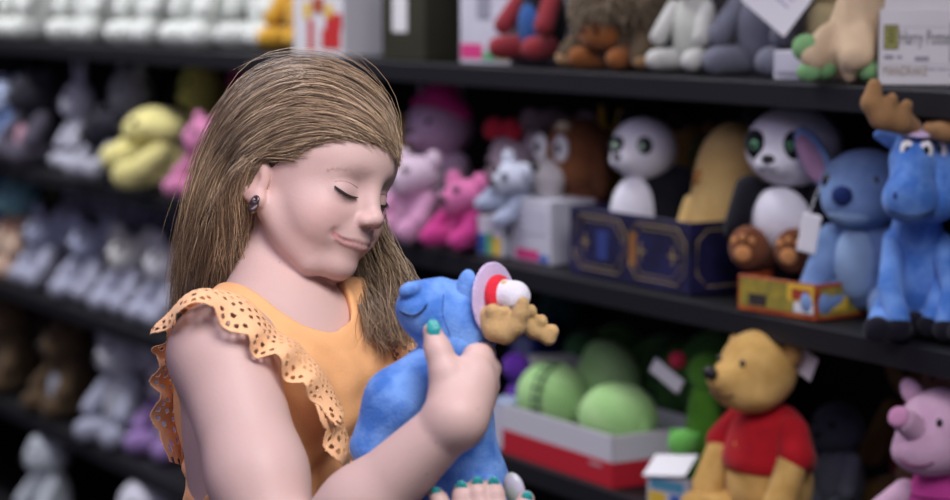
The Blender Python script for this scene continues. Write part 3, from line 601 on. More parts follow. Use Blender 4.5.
def paper_tag(o, x, y, z, wdt, hgt_, rx, ry, rz):
    t = boxmesh('paper_tag', (-wdt/2, -.0004, -hgt_/2), (wdt/2, .0004, hgt_/2), PAPER, o, 0); t.location = (x, y, z); t.rotation_euler = tuple(math.radians(v) for v in (rx, ry, rz)); return t
T = sitter('elephant_plush', 'steel grey plush with a large white paper tag on the top shelf', at(738, .08, 1.343), -40, 660, (.18, .19, .24), head=(.24, .25, .30), hgt=1.0, wid=1.0, h=3.4, ears='big')
tg = paper_tag(T.o, .085, -.085, .125, .085, .105, 0, 38, 10)
for k_ in range(5): b_ = boxmesh('printed_line', (-.030, -.0009, .03-.012*k_), (.022, -.0003, .033-.012*k_), mat('lilac_ink', (.42, .38, .55), .6) if k_ == 0 else bpy.data.materials['lilac_ink'], tg, 0)
o = simple_carton('white_carton', 'plain white carton between the grey plush and the beige cloaked plush', at(792, .03, 1.343), -42, .062, .07, .040, WCT, [(.1, .9, .15, .3, GRY)])
T = Toy('bag_plush', 'cream and yellow plush peeping over the plain white carton', 'soft toy', at(796, .14, 1.343), -40, 700, 3.4)
T.p('body', [e((0, 0, 40), (26, 24, 40))], plush((.55, .45, .25))); T.p('head', [e((0, 0, 96), (25, 24, 24))], plush((.60, .50, .30))); T.p('ear', [e((-20, 0, 116), (8, 5, 9))], plush((.55, .45, .25))); T.p('ear', [e((20, 0, 116), (8, 5, 9))], plush((.55, .45, .25)))
sitter('fluffy_plush', 'fluffy white plush between the shaggy brown one and the grey one', at(697, .07, 1.343), -45, 660, ((.60, .62, .55), (.48, .50, .44)), hgt=.95, wid=.75, h=3.2, ears='round', limb=(.62, .63, .58))
# shaggy brown plush
T = Toy('shaggy_plush', 'shaggy grey brown plush with tan arms slumped on the top shelf', 'soft toy', at(622, .085, 1.343), -50, 640, 3.2)
SH = plush((.12, .085, .05), (.07, .05, .03)); RU = plush((.28, .10, .03))
T.p('body', [e((0, 4, 34), (44, 36, 34))], SH); h = T.p('head', [e((4, -4, 62), (46, 38, 34))], SH)
T.p('face', [e((-2, -30, 34), (26, 14, 16))], RU, h); T.eye(-12, -43, 38, 3, h); T.eye(8, -43, 38, 3, h)
T.p('arm', [c((-38, -6, 40), (-54, -20, 14), 13, 14)], SH); T.p('arm', [c((38, -6, 40), (52, -20, 14), 13, 14)], SH); T.p('hand', [e((-56, -24, 10), (13, 11, 9))], plush((.40, .24, .11))); T.p('hand', [e((54, -24, 10), (12, 10, 9))], plush((.40, .24, .11)))
for x in (-1, 1): T.p('leg', [c((x*20, -10, 12), (x*28, -34, 11), 13, 11)], RU)
ST = []
for _ in range(2600):
    v = rng.normal(0, 1, 3); v /= np.linalg.norm(v); 
    if v[2] < -.35: continue
    p0 = np.array([4, -4, 62])+v*[46, 38, 34]; g_ = v*[1, 1, .6]+[0, 0, -.25]+rng.normal(0, .35, 3); g_ /= np.linalg.norm(g_)
    t_ = np.linspace(0, 1, 6)[:, None]; ST.append(((p0+g_*t_*rng.uniform(8, 17)+np.array([0, 0, -6])*t_**2+rng.normal(0, 1.2, 3)*t_)/640, .0012))
FURM = mat('shaggy_fur', (.26, .19, .12), .8, .2); _nt = FURM.node_tree; _g = _nt.nodes.new('ShaderNodeNewGeometry'); _r = _nt.nodes.new('ShaderNodeValToRGB')
_r.color_ramp.elements[0].color = (.10, .07, .04, 1); _r.color_ramp.elements[1].color = (.36, .29, .20, 1); _nt.links.new(_g.outputs['Random Per Island'], _r.inputs[0]); _nt.links.new(_r.outputs[0], _nt.nodes['Principled BSDF'].inputs['Base Color'])
strand_mesh('fur', ST, FURM, h)
# black plush and sleeves
sitter('black_plush', 'black plush with blue and red legs beside the shaggy one', at(540, .07, 1.352), -50, 610, (.015, .015, .02), limb=(.30, .04, .05), belly=(.04, .12, .35), hgt=.95, wid=.85, h=3.6, eyes=False)
simple_carton('white_carton', 'white carton with pink, green and yellow strips on the top shelf', at(485, .035, 1.343), -55, .150, .12, .17, WCT, [(.03, .45, .05, .20, PKP), (.46, .70, .04, .12, GRP), (.70, .98, .05, .16, YEL), (.35, .60, .45, .85, GRY)])
simple_carton('dark_carton', 'dark olive carton with a white label on the top shelf', at(403, .03, 1.343), -55, .140, .12, .18, mat('dark_olive_carton', (.035, .035, .018), .5, noise=.3, nscale=10), [(.26, .60, .28, .68, WPR)])
simple_carton('black_carton', 'black carton squeezed next to the dark olive carton', at(438, .12, 1.343), -55, .05, .12, .17, mat('black_carton_board', (.012, .012, .014), .5, noise=.3, nscale=10), [(.1, .9, .2, .3, mat('grey_strip', (.05, .05, .05), .5))])
RC = mat('red_carton', (.70, .70, .72), .5)
simple_carton('red_carton', 'white carton with red and yellow shapes directly above the girl\'s head', at(318, .03, 1.343), -55, .185, .12, .17, RC, [(.30, .42, .05, .40, RED), (.58, .95, .08, .30, RED), (.66, .98, .30, .48, RED), (.40, .62, .48, .66, ORP), (.22, .36, .42, .60, YEL), (.66, .80, .44, .58, YEL)])
sitter('yellow_plush', 'small orange yellow plush at the corner beside the white plushes', at(281, .12, 1.343), -50, 500, (.70, .40, .05), hgt=.9, wid=.8, h=5)
WH = ((.80, .84, .78), (.70, .74, .68))
for i, (px, d) in enumerate([(34, .09), (66, .26), (96, .09), (130, .26), (158, .09), (194, .26), (216, .09), (250, .11)]):
    sitter('rabbit_plush', 'white plush rabbit on the top shelf, ' + ['leftmost of the row', 'second from the left, set back', 'third from the left', 'fourth from the left, set back', 'fifth from the left', 'sixth from the left, set back', 'seventh from the left', 'rightmost, next to the cartons'][i],
           at(px, d, 1.343), -58+7*(i % 3), 430, WH, hgt=1.0, wid=.84, ears=['long', 'round', 'flop', 'round'][i % 4], h=5, group='white plushes on the top shelf', eyes=i % 2 == 0)
sitter('pink_plush', 'salmon pink plush at the left end of the top shelf', at(3, .08, 1.36), -50, 400, (.10, .09, .06), head=(.55, .30, .28), hgt=1.1, wid=.9, h=6)

# every toy sits on its board: no part sinks in and nothing is taller than the gap
bpy.context.view_layer.update()
LEVELS = [(1.343, 9.0), (1.02, .292), (.70, .290), (.38, .290), (.08, .272)]
for o in TOYS:
    lv, gap = min(LEVELS, key=lambda q_: abs(q_[0]-o.location.z+.01))
    def ext():
        zs = []; ds = []
        for ch in o.children:
            v = np.empty(len(ch.data.vertices)*3, np.float32); ch.data.vertices.foreach_get('co', v)
            w_ = v.reshape(-1, 3)@np.array(ch.matrix_basis.to_3x3()).T+np.array(ch.matrix_basis.translation)
            w_ = w_*o.scale[0]@np.array(o.rotation_euler.to_matrix()).T+np.array(o.location)
            zs += [w_[:, 2].min(), w_[:, 2].max()]; ds.append(((w_[:, :2]-F0)@N).max())
        return min(zs), max(zs), max(ds)
    lo_, hi_, dd = ext()
    base = max(lv+.0012, lv+.0012 if o.location.z-lv < .004 else o.location.z)
    front = 'moose' in o.name or 'teddy' in o.name
    if not front and hi_-lo_ > gap-(base-lv): o.scale = [(gap-(base-lv))/(hi_-lo_)]*3; lo_, hi_, dd = ext()
    o.location.z += base-lo_
    if dd > .428: o.location.x -= float(N[0]*(dd-.428)); o.location.y -= float(N[1]*(dd-.428))
# neighbours that press into each other are eased apart a little
from mathutils.bvhtree import BVHTree
bpy.context.view_layer.update()
def tree(o):
    vs = []; fs = []
    M0 = Matrix.LocRotScale(o.location, o.rotation_euler, o.scale)
    for ch in o.children:
        if ch.type != 'MESH': continue
        v = np.empty(len(ch.data.vertices)*3, np.float32); ch.data.vertices.foreach_get('co', v); v = v.reshape(-1, 3)
        M1 = np.array(M0@ch.matrix_basis); v = v@M1[:3, :3].T+M1[:3, 3]; k = len(vs)
        vs += v.tolist(); fs += [tuple(i+k for i in p.vertices) for p in ch.data.polygons]
    a_ = np.array(vs); return BVHTree.FromPolygons(vs, fs), a_.min(0), a_.max(0), ((a_[:, :2]-F0)@N).max()
movers = [o for o in TOYS if not any(k in o.name for k in ('teddy', 'moose', 'hooded', 'panda', 'long_eared', 'pig'))]
TR = {o: tree(o) for o in TOYS}; moved = {o: np.zeros(2) for o in TOYS}
for it in range(7):
    dirty = set()
    for i, a_ in enumerate(TOYS):
        for b_ in TOYS[i+1:]:
            A_, B_ = TR[a_], TR[b_]
            if (A_[1] > B_[2]).any() or (B_[1] > A_[2]).any() or not A_[0].overlap(B_[0]): continue
            da, db = [float((np.array(o.location[:2])-F0)@N) for o in (a_, b_)]; sa, sb = [float((np.array(o.location[:2])-F0)@D) for o in (a_, b_)]
            back, front = (a_, b_) if da > db else (b_, a_); sg_ = 1 if (sa > sb) == (back is a_) else -1
            if back in movers and moved[back][1] < .045 and TR[back][3] < .422: moved[back][1] += .008; dirty.add((back, 'n'))
            for o, q_ in ((back, sg_), (front, -sg_)):
                if o in movers and abs(moved[o][0]+q_*.004) < .014: moved[o][0] += q_*.004; dirty.add((o, q_))
    if not dirty: break
    for o, q_ in dirty:
        v = N*.008 if q_ == 'n' else D*q_*.004
        o.location.x += float(v[0]); o.location.y += float(v[1])
    for o in {x[0] for x in dirty}: TR[o] = tree(o)
# ------------------------------------------------------------------ the girl
def skin_material():
    m = mat('skin', (.62, .43, .38), .5, .35, sss=.12, bump=.10, bscale=260)
    nt = m.node_tree; p = nt.nodes['Principled BSDF']; at_ = nt.nodes.new('ShaderNodeAttribute'); at_.attribute_name = 'tone'
    nt.links.new(at_.outputs['Color'], p.inputs['Base Color']); return m
SKIN = skin_material()
GB = (-.17, 2.16, 0)
girl = empty('person', GB, 0, 'girl with long fair hair in an orange frilled top hugging a blue toy', 'person')
def gobj(name, V, Fq, m, parent=None, **k): return mkobj(name, np.asarray(V)-np.array(GB), Fq, m, parent or girl, **k)

HR = rot(rz=-127)@rot(rx=-8)@rot(ry=-15); HO = np.array([-.1545, 2.2, 1.283])
def hl(x, y, z): return HO+HR@np.array([x, y, z])
def he(x, y, z, r, R=None, k=.01, sub=False): return e(hl(x, y, z), r, HR if R is None else HR@R, k, sub)
def hc(a_, b_, ra, rb=None, k=.006, sub=False): return c(hl(*a_), hl(*b_), ra, rb, k, sub)
head = [he(0, -.022, .028, (.066, .086, .080)),
        he(0, .018, .022, (.058, .060, .056), k=.02),          # forehead
        he(0, .012, -.030, (.054, .058, .056), k=.02),         # mid face
        he(0, .020, -.064, (.039, .042, .025), k=.020),        # jaw
        he(.031, .037, -.038, .024, k=.02), he(-.031, .037, -.038, .024, k=.02),   # cheeks
        he(0, .0530, -.0800, (.0200, .0160, .0145), k=.014),     # chin
        hc((.050, -.008, -.045), (.024, .036, -.084), .011, .011, k=.018), hc((-.050, -.008, -.045), (-.024, .036, -.084), .011, .011, k=.018)]
for s_ in (1, -1):
    head += [he(s_*.026, .078, -.004, (.014, .011, .009), k=.020, sub=True),      # sockets
             he(s_*.0260, .0530, -.0095, (.0150, .0125, .0120), k=.006)]          # lowered upper lid over the eye
head += [hc((0, .066, .004), (0, .0800, -.024), .0055, .0070, k=.014), he(0, .0822, -.0275, (.0082, .0085, .0074), k=.006),
         he(.0088, .0772, -.0315, (.0054, .0070, .0052), k=.006), he(-.0088, .0772, -.0315, (.0054, .0070, .0052), k=.006),
         he(0, .0640, -.050, (.018, .0095, .015), k=.012)]
for s_ in (1, -1):
    head += [he(s_*.0052, .0790, -.0368, (.0026, .0034, .0018), k=.002, sub=True)]
def onhead(x, z):                       # where the face's surface lies in front of (x, z)
    y = np.linspace(.12, 0, 481); X = np.stack([np.full_like(y, x), y, np.full_like(y, z)], 1)@HR.T+HO
    d = field(head, X); i = np.argmax(d < 0); return np.array([x, y[i]+.25/1000, z])
def hit(px, py):                        # where the line of sight meets the face
    o_ = np.array([0, 0, CAMZ]); d_ = W(px, py, 2.2)-o_; d_ /= np.linalg.norm(d_)
    t = np.linspace(2.0, 2.35, 1401); dd = field(head, o_+t[:, None]*d_); i = np.argmax(dd < 0)
    return (o_+t[i]*d_-HO)@HR
def mir(p): return onhead(-p[0], p[2])
# lips: a soft closed smile, corners lifted
ml = [hit(334.5, 234), hit(344, 239.5), hit(353.5, 241.5)]
mc_ = onhead(0, ml[2][2]-.0005)
mouth = ml+[mc_]+[mir(p) for p in ml[::-1]]
mouth = [np.array(p) for p in spline(mouth, 13)]
dn = np.array([0, 0, 1.])
mw = np.sin(np.linspace(0, math.pi, 13))
ups = [p+dn*(.0010+.0020*w_*(1-.25*(i == 6)))-[0, .0022, 0] for i, (p, w_) in enumerate(zip(mouth, mw))]
los = [p-dn*(.0008+.0026*w_)-[0, .0024, 0] for p, w_ in zip(mouth, mw)]
upr = list(.0009+.0015*mw); lor = list(.0009+.0020*mw)
nose_base = list(head)
head += [hc(ups[i], ups[i+1], upr[i], upr[i+1], k=.003) for i in range(12)]
head += [hc(los[i], los[i+1], lor[i], lor[i+1], k=.003) for i in range(12)]
mcut = [p+[0, .0010+.0012*w_, 0] for p, w_ in zip(mouth, mw)]
head += [hc(mcut[i], mcut[i+1], .0012, .0012, k=.0015, sub=True) for i in range(12)]
for q_ in (mouth[0], mouth[-1]): head += [he(q_[0]*1.07, q_[1]+.003, q_[2]+.0005, (.003, .004, .004), k=.006, sub=True)]
# ears
for s_ in (1, -1):
    A = rot(rz=s_*30)@rot(rx=12)
    head += [he(s_*.0690, -.0225, -.017, (.0065, .0165, .0265), A, k=.004),
             he(s_*.0660, -.0115, -.0385, (.0065, .0085, .0090), k=.005),
             he(s_*.0765, -.0195, -.0145, (.0060, .0105, .0180), A, k=.002, sub=True),
             he(s_*.0730, -.0150, -.0200, (.0050, .0045, .007), k=.002, sub=True),
             hc((s_*.0722, -.0235, -.003), (s_*.0722, -.0255, -.026), .0024, .0020, k=.003)]
# body
NB = np.array([-.190, 2.170, 1.17]); f_ = np.array([.766, -.643, 0]); l_ = np.array([.643, .766, 0]); u_ = np.array([0, 0, 1.])
BR = np.stack([l_, f_, u_], 1)         # columns: her left, front, up
def bl(x, y, z): return NB*np.array([1, 1, 0])+x*l_+y*f_+np.array([0, 0, z])
neck = [c(hl(0, -.042, -.050), bl(0, -.012, 1.150), .0365, .043, k=.008), c(bl(0, -.014, 1.146), bl(-.10, .003, 1.126), .034, .032, k=.025), c(bl(0, -.014, 1.144), bl(.10, .003, 1.122), .034, .032, k=.025)]
tor_ = [e(bl(0, .004, 1.06), (.118, .078, .125), BR, k=.04), e(bl(0, .010, .92), (.108, .080, .15), BR, k=.05), e(bl(0, .0, .80), (.125, .092, .11), BR, k=.05),
        e(bl(0, .014, 1.095), (.085, .055, .052), BR, k=.03)]
RS = np.array([-.235, 2.055, 1.128]); RE = W(288, 580, 1.93); RW = W(456, 418, 1.885)
RM = RE*.55+RW*.45
arm_r = [c(bl(-.075, .0, 1.12), RS, .045, .046, k=.03), c(RS, RS*.45+RE*.55, .0465, .0430, k=.02), c(RS*.45+RE*.55, RE, .0430, .035, k=.02),
         c(RE, RM, .037, .0345, k=.02), c(RM, RW, .0345, .0235, k=.02)]
def w3(t): return W(*t)
def finger(pts, rs, k=.006): return chain([W(*p_) for p_ in pts], rs, k)
mc = [((477, 358, 1.918), .0125), ((483, 372, 1.922), .0125), ((483, 387, 1.922), .012), ((479, 402, 1.918), .011)]
hand_r = [c(RW, W(*p_), .020, r, k=.014) for p_, r in mc]
hand_r += [e(W(466, 386, 1.898), (.022, .016, .026), rot(ry=35), k=.014),
           c(RW, W(449, 393, 1.893), .019, .0145, k=.012)]
hand_r += finger([(449, 393, 1.893), (445, 371, 1.896), (438, 350, 1.902), (432, 331, 1.907)], [.0145, .0125, .0105, .0080], .008)
hand_r += finger([(477, 358, 1.918), (484, 354, 1.950), (480, 351, 1.984), (466, 347, 2.006)], [.0122, .0100, .0088, .0072], .004)
hand_r += finger([(483, 372, 1.922), (489, 369, 1.952), (483, 367, 1.988), (466, 364, 2.012)], [.0122, .0104, .0090, .0074], .004)
hand_r += finger([(483, 387, 1.922), (488, 386, 1.952), (481, 384, 1.986), (466, 381, 2.010)], [.0118, .0098, .0086, .0070], .004)
hand_r += finger([(479, 402, 1.918), (484, 402, 1.944), (481, 401, 1.970), (463, 399, 1.990)], [.0108, .0086, .0076, .0064], .004)
LS = bl(.112, .024, 1.128); LE = np.array([-.005, 2.10, .90]); LW = W(478, 590, 1.90)
arm_l = [c(bl(.075, .0, 1.105), LS-[0,0,.012], .042, .044, k=.02), c(LS, LE, .045, .036, k=.02), c(LE, LW, .036, .022, k=.02)]
hand_l = [c(LW, W(x, y, 1.885), .017, .0115, k=.014) for x, y in ((450, 528), (466, 524), (483, 524), (498, 530))]
hand_l += finger([(450, 528, 1.885), (443, 510, 1.888), (439, 500, 1.892), (436, 494, 1.897)], [.0108, .0085, .0076, .0064], .003)
hand_l += finger([(466, 524, 1.885), (463, 506, 1.886), (462, 496, 1.888), (462, 489, 1.893)], [.0112, .0092, .0082, .0068], .003)
hand_l += finger([(483, 524, 1.885), (480, 505, 1.885), (478, 493, 1.888), (477, 485, 1.893)], [.0115, .0095, .0084, .0070], .003)
hand_l += finger([(498, 530, 1.885), (497, 508, 1.886), (495, 494, 1.890), (493, 485, 1.896)], [.0112, .0092, .0082, .0068], .003)
hand_l += finger([(503, 560, 1.888), (515, 530, 1.886), (522, 512, 1.890), (526, 499, 1.895)], [.0140, .0110, .0092, .0074], .006)
legs = []
for s_ in (1, -1):
    legs += [c(bl(s_*.062, 0, .74), bl(s_*.065, .01, .42), .072, .046, k=.03), c(bl(s_*.065, .01, .42), bl(s_*.07, -.01, .08), .046, .030, k=.02),
             c(bl(s_*.07, -.02, .04), bl(s_*.075, .11, .03), .030, .024, k=.02)]
body_prims = [head, neck+tor_+arm_r+hand_r+arm_l+hand_l+legs]
V, Q = polygonise(body_prims, .0017, None, 12)
body = gobj('body', V, Q, SKIN)
def tone(V):
    base = np.array([.62, .43, .38]); col = np.tile(base, (len(V), 1)); L = (V-HO)@HR
    def mix(m, cc): 
        nonlocal col; m = np.clip(m, 0, 1)[:, None]; col = col*(1-m)+np.array(cc)*m
    def dist(pts, rs): return field([c(pts[i], pts[i+1], rs[i], rs[i+1], k=.001) for i in range(len(pts)-1)], L)
    near = np.abs(L).max(1) < .13
    for s_ in (1, -1):
        g = np.exp(-(((L-np.array([s_*.036, .050, -.034]))/np.array([.018, .02, .016]))**2).sum(1)); mix(g*.55*near, (.62, .31, .28))
        g = np.exp(-(((L-np.array([s_*.068, -.018, -.02]))/np.array([.012, .018, .024]))**2).sum(1)); mix(g*.35*near, (.62, .33, .30))
        g = np.exp(-(((L-np.array([s_*.026, .062, -.006]))/np.array([.016, .012, .009]))**2).sum(1)); mix(g*.35*near, (.52, .32, .31))
    g = np.exp(-(((L-np.array([0, .088, -.028]))/np.array([.012, .012, .010]))**2).sum(1)); mix(g*.3*near, (.66, .37, .34))
    g = np.exp(-(((L-np.array([0, .062, -.076]))/np.array([.014, .014, .010]))**2).sum(1)); mix(g*.25*near, (.68, .40, .37))
    dl = np.minimum(dist(ups, upr), dist(los, lor)); mix(np.clip(1-(dl-.0002)/.0012, 0, 1)*near*.85, (.50, .20, .20))
    dm = dist(mcut, [.0010]*13); mix(np.clip(1-dm/.0010, 0, 1)*near*.8, (.20, .06, .06))
    # small moles on forearm and neck
    for px, py, Y, r in ((436, 443, 1.84, .0012), (427, 474, 1.86, .0012), (279, 262, 2.15, .0012), (478, 409, 1.86, .001)):
        dd = np.linalg.norm(((V-np.array([0, 0, CAMZ]))/(V[:, 1:2]))-(W(px, py, Y)-np.array([0, 0, CAMZ]))/Y, axis=1)*Y; mix((dd < r)*1.0*(V[:, 1] < 2.2)*.5, (.35, .18, .14))
    return col
ca = body.data.color_attributes.new('tone', 'FLOAT_COLOR', 'POINT')
ca.data.foreach_set('color', np.concatenate([tone(V), np.ones((len(V), 1))], 1).astype(np.float32).ravel())

# eyelashes and brows
LASH = mat('lash_hair', (.035, .022, .018), .6)
lash_px = [(334.5, 186), (340, 190.5), (346, 194.5), (352, 197), (358, 197.5)]
crease_px = [(335, 181.5), (342, 181), (350, 183), (358, 188)]
brow_px = [(327, 172), (338, 169), (350, 170), (362, 176)]
BROW = mat('brow_hair', (.50, .36, .28), .6); CREASE = mat('lid_fold', (.34, .17, .15), .7)
def face_line(px_): a_ = [hit(*p_) for p_ in px_]; return a_, [mir(p_) for p_ in a_]
for s_, pl, cl, bl_ in ((1, face_line(lash_px)[0], face_line(crease_px)[0], face_line(brow_px)[0]), (-1, face_line(lash_px)[1], face_line(crease_px)[1], face_line(brow_px)[1])):
    pts = spline(pl, 14)
    tube('eyelash', np.array([hl(*p_) for p_ in pts])-GB, .00125, LASH, girl, 6, np.interp(np.linspace(0, 1, 14), [0, .2, .7, 1], [.6, 1.3, 1.2, .4]))
    tube('eyelid_fold', np.array([hl(*p_) for p_ in spline(cl, 10)])-GB, .00035, CREASE, girl, 5)
    Vl = []; Fl = []
    for t in np.linspace(.0, .92, 60):
        i = t*13; a_ = pts[int(i)]+(pts[min(13, int(i)+1)]-pts[int(i)])*(i-int(i))
        tip = a_+np.array([s_*.0035*(.75-t), .0040, -.0038+rng.normal()*.0006])*rng.uniform(.8, 1.15); k = len(Vl)
        tg = np.array([.00035, 0, 0]); Vl += [hl(*(a_-tg)), hl(*(a_+tg)), hl(*tip)]; Fl.append((k, k+1, k+2))
    gobj('lashes', Vl, Fl, LASH)
    Vl = []; Fl = []
    for p_ in spline(bl_, 34):
        for _ in range(2):
            a_ = p_+rng.normal(0, 1, 3)*[.0006, .0003, .0011]+[0, .0004, 0]; o_ = np.array([s_*.0032, -.0010, .0008+rng.normal()*.0006]); k = len(Vl)
            Vl += [hl(*(a_+[0, 0, -.00016])), hl(*(a_+[0, 0, .00016])), hl(*(a_+o_))]; Fl.append((k, k+1, k+2))
    gobj('eyebrow', Vl, Fl, BROW)

# ---- fingernails
NAIL = mat('teal_nail_polish', (.01, .30, .32), .18, .8, bump=.4, bscale=900, col2=(.03, .45, .42), nscale=500)
def nail(px, py, Y, ry, rx=0, w_=.0052, h_=.0066):
    blob('fingernail', [e(W(px, py, Y), (w_, .0022, h_), rot(ry=ry)@rot(rx=rx))], .0009, NAIL, girl, origin=GB)
nail(433.5, 328, 1.8995, -14, -12, .0062, .0080)
nail(436, 492, 1.8905, -8, 20, .0046, .0052); nail(461.5, 487, 1.887, 0, 20); nail(477.5, 483, 1.887, 2, 20); nail(493.5, 483, 1.890, 4, 20); nail(527, 497, 1.889, 12, 15, .0050, .0058)

# ---- earring
EAR = mat('earring_metal', (.16, .12, .11), .3, .6, metal=.9)
er = blob('earring', [tor(hl(.0740, -.0070, -.0465), .0042, .0011, HR@rot(ry=80)), tor(hl(.0745, -.0055, -.0395), .0030, .0010, HR@rot(ry=85)), c(hl(.0722, -.008, -.042), hl(.0742, -.007, -.050), .0010, .0012)], .0006, EAR, girl, origin=GB)

# ---- orange top
ORANGE = mat('orange_jersey', (.88, .46, .20), .85, .2, sheen=.25, noise=.06, nscale=12, bump=.25, bscale=500)
LACE = mat('orange_broderie', (.90, .52, .27), .85, .2, sheen=.2, bump=.2, bscale=700)
inner = neck[:1]
topv = [P(p.t, p.c, p.r+.007, p.R, p.b, .04) for p in tor_]+[c(bl(0, -.010, 1.148), bl(-.10, .005, 1.134), .043, .045, k=.025), c(bl(0, -.010, 1.146), bl(.10, .005, 1.132), .043, .045, k=.025),
        c(bl(-.04, .028, 1.072), bl(.04, .028, 1.072), .068, .068, k=.03)]
topv += [e(bl(0, .012, .86), (.128, .100, .10), BR, k=.05)]
def shirt_mod(X, d):
    L = (X-NB*np.array([1, 1, 0]))@BR; x, y, z = L.T
    am = .5+.5*np.sin(28*x-33*z+1.0); fold = .0024*am*np.sin(190*(x*.75+z*.5)+3*np.sin(38*z))+.0022*(1-am)*np.sin(150*z-120*x+2*np.sin(45*x))+.003*np.sin(50*x+34*z)
    d = d-fold*np.clip((1.165-z)*16, 0, 1)
    # neckline: an opening that dips at the front
    nk = np.sqrt(((x+.004)/.059)**2+((y-.008)/.070)**2)-1; nk = nk*.06
    zcut = 1.190-1.32*np.clip(y+.045, 0, .2)
    cut = np.minimum(-nk, z-zcut) if False else np.maximum(nk, zcut-z)
    d = d-.0016*np.clip(1-np.abs(cut-.005)/.0055, 0, 1)**.5
    h_ = np.maximum(.003-np.abs(d+cut), 0)/.003; d = np.maximum(d, -cut)+h_*h_*.003*.25
    d = np.maximum(d, -(z-.79))
    return d
arm_cut = [c(bl(-.118, -.002, 1.112), RS+(RE-RS)*.5+[-.006,0,-.008], .056, .060, k=.004, sub=True), e(bl(-.130, -.012, 1.065), (.052, .052, .095), BR, k=.006, sub=True),
           c(bl(.132, -.002, 1.100), LS+(LE-LS)*.5, .050, .052, k=.004, sub=True), e(bl(.134, -.012, 1.065), (.042, .050, .085), BR, k=.006, sub=True)]
V, Q = polygonise(topv+arm_cut, .0020, shirt_mod)
shirt = gobj('top', V, Q, ORANGE)

# eyelet flounces: a strip between a seam line and a scalloped hem, cut through by real holes
def flounce(name, A, B, waves, amp, seed, rows=((.26, 9), (.50, 9), (.74, 9)), scal=.042, du=.0011, out=None):
    r_ = np.random.default_rng(seed)
    A = np.array([W(*p_) for p_ in A]); B = np.array([W(*p_) for p_ in B])
    la = np.linalg.norm(np.diff(B, axis=0), axis=1).sum(); wd = np.linalg.norm(A-B, axis=1).mean()
    nu = int(la/du); nv = int(wd/du)
    a_ = spline(A, nu); b_ = spline(B, nu)
    u = np.linspace(0, la, nu)[:, None]; v = np.linspace(0, 1, nv)[None, :]
    Pm = a_[:, None, :]*(1-v[..., None])+b_[:, None, :]*v[..., None]
    T = np.gradient((a_+b_)/2, axis=0); T /= np.linalg.norm(T, axis=1)[:, None]; Dn = b_-a_; Dn /= np.linalg.norm(Dn, axis=1)[:, None]
    Nn = np.cross(T, Dn); Nn /= np.linalg.norm(Nn, axis=1)[:, None]
    if (Nn@np.array([0, -1., .3])).mean() < 0: Nn = -Nn
    wav = np.sin(2*math.pi*(u/la*waves)+1.3*np.sin(u*31+seed))*amp
    Pm = Pm+Nn[:, None, :]*((wav*(.15+v)**1.3)+.010*np.sin(v*2.4))[..., None]
    # pattern
    vv = v*wd; sc = (u % scal)/scal
    hem = wd*(1-.0)-.007*(1-np.abs(np.sin(math.pi*u/scal))**.7)
    hole = np.full((nu, nv), 9.0)
    def ell(uc, vc, ru, rv):
        nonlocal hole
        x = (u-uc); d = np.sqrt((x/ru)**2+((vv-vc)/rv)**2); hole = np.minimum(hole, d)
    n = int(la/scal)+1
    for i in range(-1, n+1):
        c0 = (i+.5)*scal
        for k in range(5):          # petals round the scallop
            an = math.pi*(.08+.21*k); ell(c0+.0135*math.cos(an), wd-.0185+.0115*math.sin(an), .0017, .0021)
        ell(c0, wd-.0185, .0022, .0026)
    for j, (fv, sp) in enumerate(rows):
        vc = fv*(wd-.022)
        for i in range(int(la/(sp*.001))+2): ell((i+.5*(j % 2))*sp*.001, vc, .0015, .0023)
    rim = np.exp(-((hole-1.45)/.35)**2)*.0006
    edge = np.exp(-((vv-hem+.0016)/.0013)**2)*.0006
    Pm = Pm+Nn[:, None, :]*(rim+edge)[..., None]
    keep = (hole > 1)&(vv < hem+.00001)
    kf = keep[:-1, :-1]&keep[1:, :-1]&keep[1:, 1:]&keep[:-1, 1:]
    ids = np.arange(nu*nv).reshape(nu, nv)
    Fq = np.stack([ids[:-1, :-1][kf], ids[1:, :-1][kf], ids[1:, 1:][kf], ids[:-1, 1:][kf]], 1)
    used = np.unique(Fq); mp = np.full(nu*nv, -1); mp[used] = np.arange(len(used))
    o = gobj(name, Pm.reshape(-1, 3)[used], mp[Fq], LACE)
    s_ = o.modifiers.new('cloth', 'SOLIDIFY'); s_.thickness = .0007
    return o
# second (lower) tier first, then the upper tier over the shoulder
flounce('flounce', [(322, 372, 2.062), (336, 398, 2.058), (344, 425, 2.056), (352, 455, 2.058), (357, 500, 2.060)],
        [(300, 392, 2.030), (312, 428, 2.020), (322, 452, 2.022), (328, 480, 2.025), (334, 520, 2.03)], 2.2, .0045, 3)
flounce('flounce', [(170, 322, 2.135), (183, 300, 2.115), (207, 290, 2.098), (245, 298, 2.070), (274, 328, 2.056), (297, 343, 2.052), (316, 363, 2.052), (331, 385, 2.054), (341, 408, 2.056)],
        [(162, 344, 2.085), (176, 327, 2.015), (202, 317, 1.993), (222, 330, 1.994), (243, 354, 2.000), (270, 368, 2.006), (290, 390, 2.012), (308, 402, 2.016), (326, 430, 2.024)], 5.2, .0048, 1)
flounce('flounce', [(174, 312, 2.16), (172, 345, 2.165), (174, 385, 2.165), (178, 420, 2.165), (184, 470, 2.165)],
        [(160, 320, 2.11), (147, 352, 2.125), (147, 385, 2.13), (147, 415, 2.13), (157, 462, 2.13)], 3.3, .0055, 5, rows=((.3, 9), (.62, 9)))
flounce('flounce', [(372, 300, 2.250), (380, 318, 2.215), (386, 340, 2.185), (392, 370, 2.165), (398, 410, 2.16)],
        [(405, 298, 2.240), (420, 318, 2.195), (424, 345, 2.165), (424, 375, 2.145), (420, 410, 2.14)], 2.4, .005, 9)
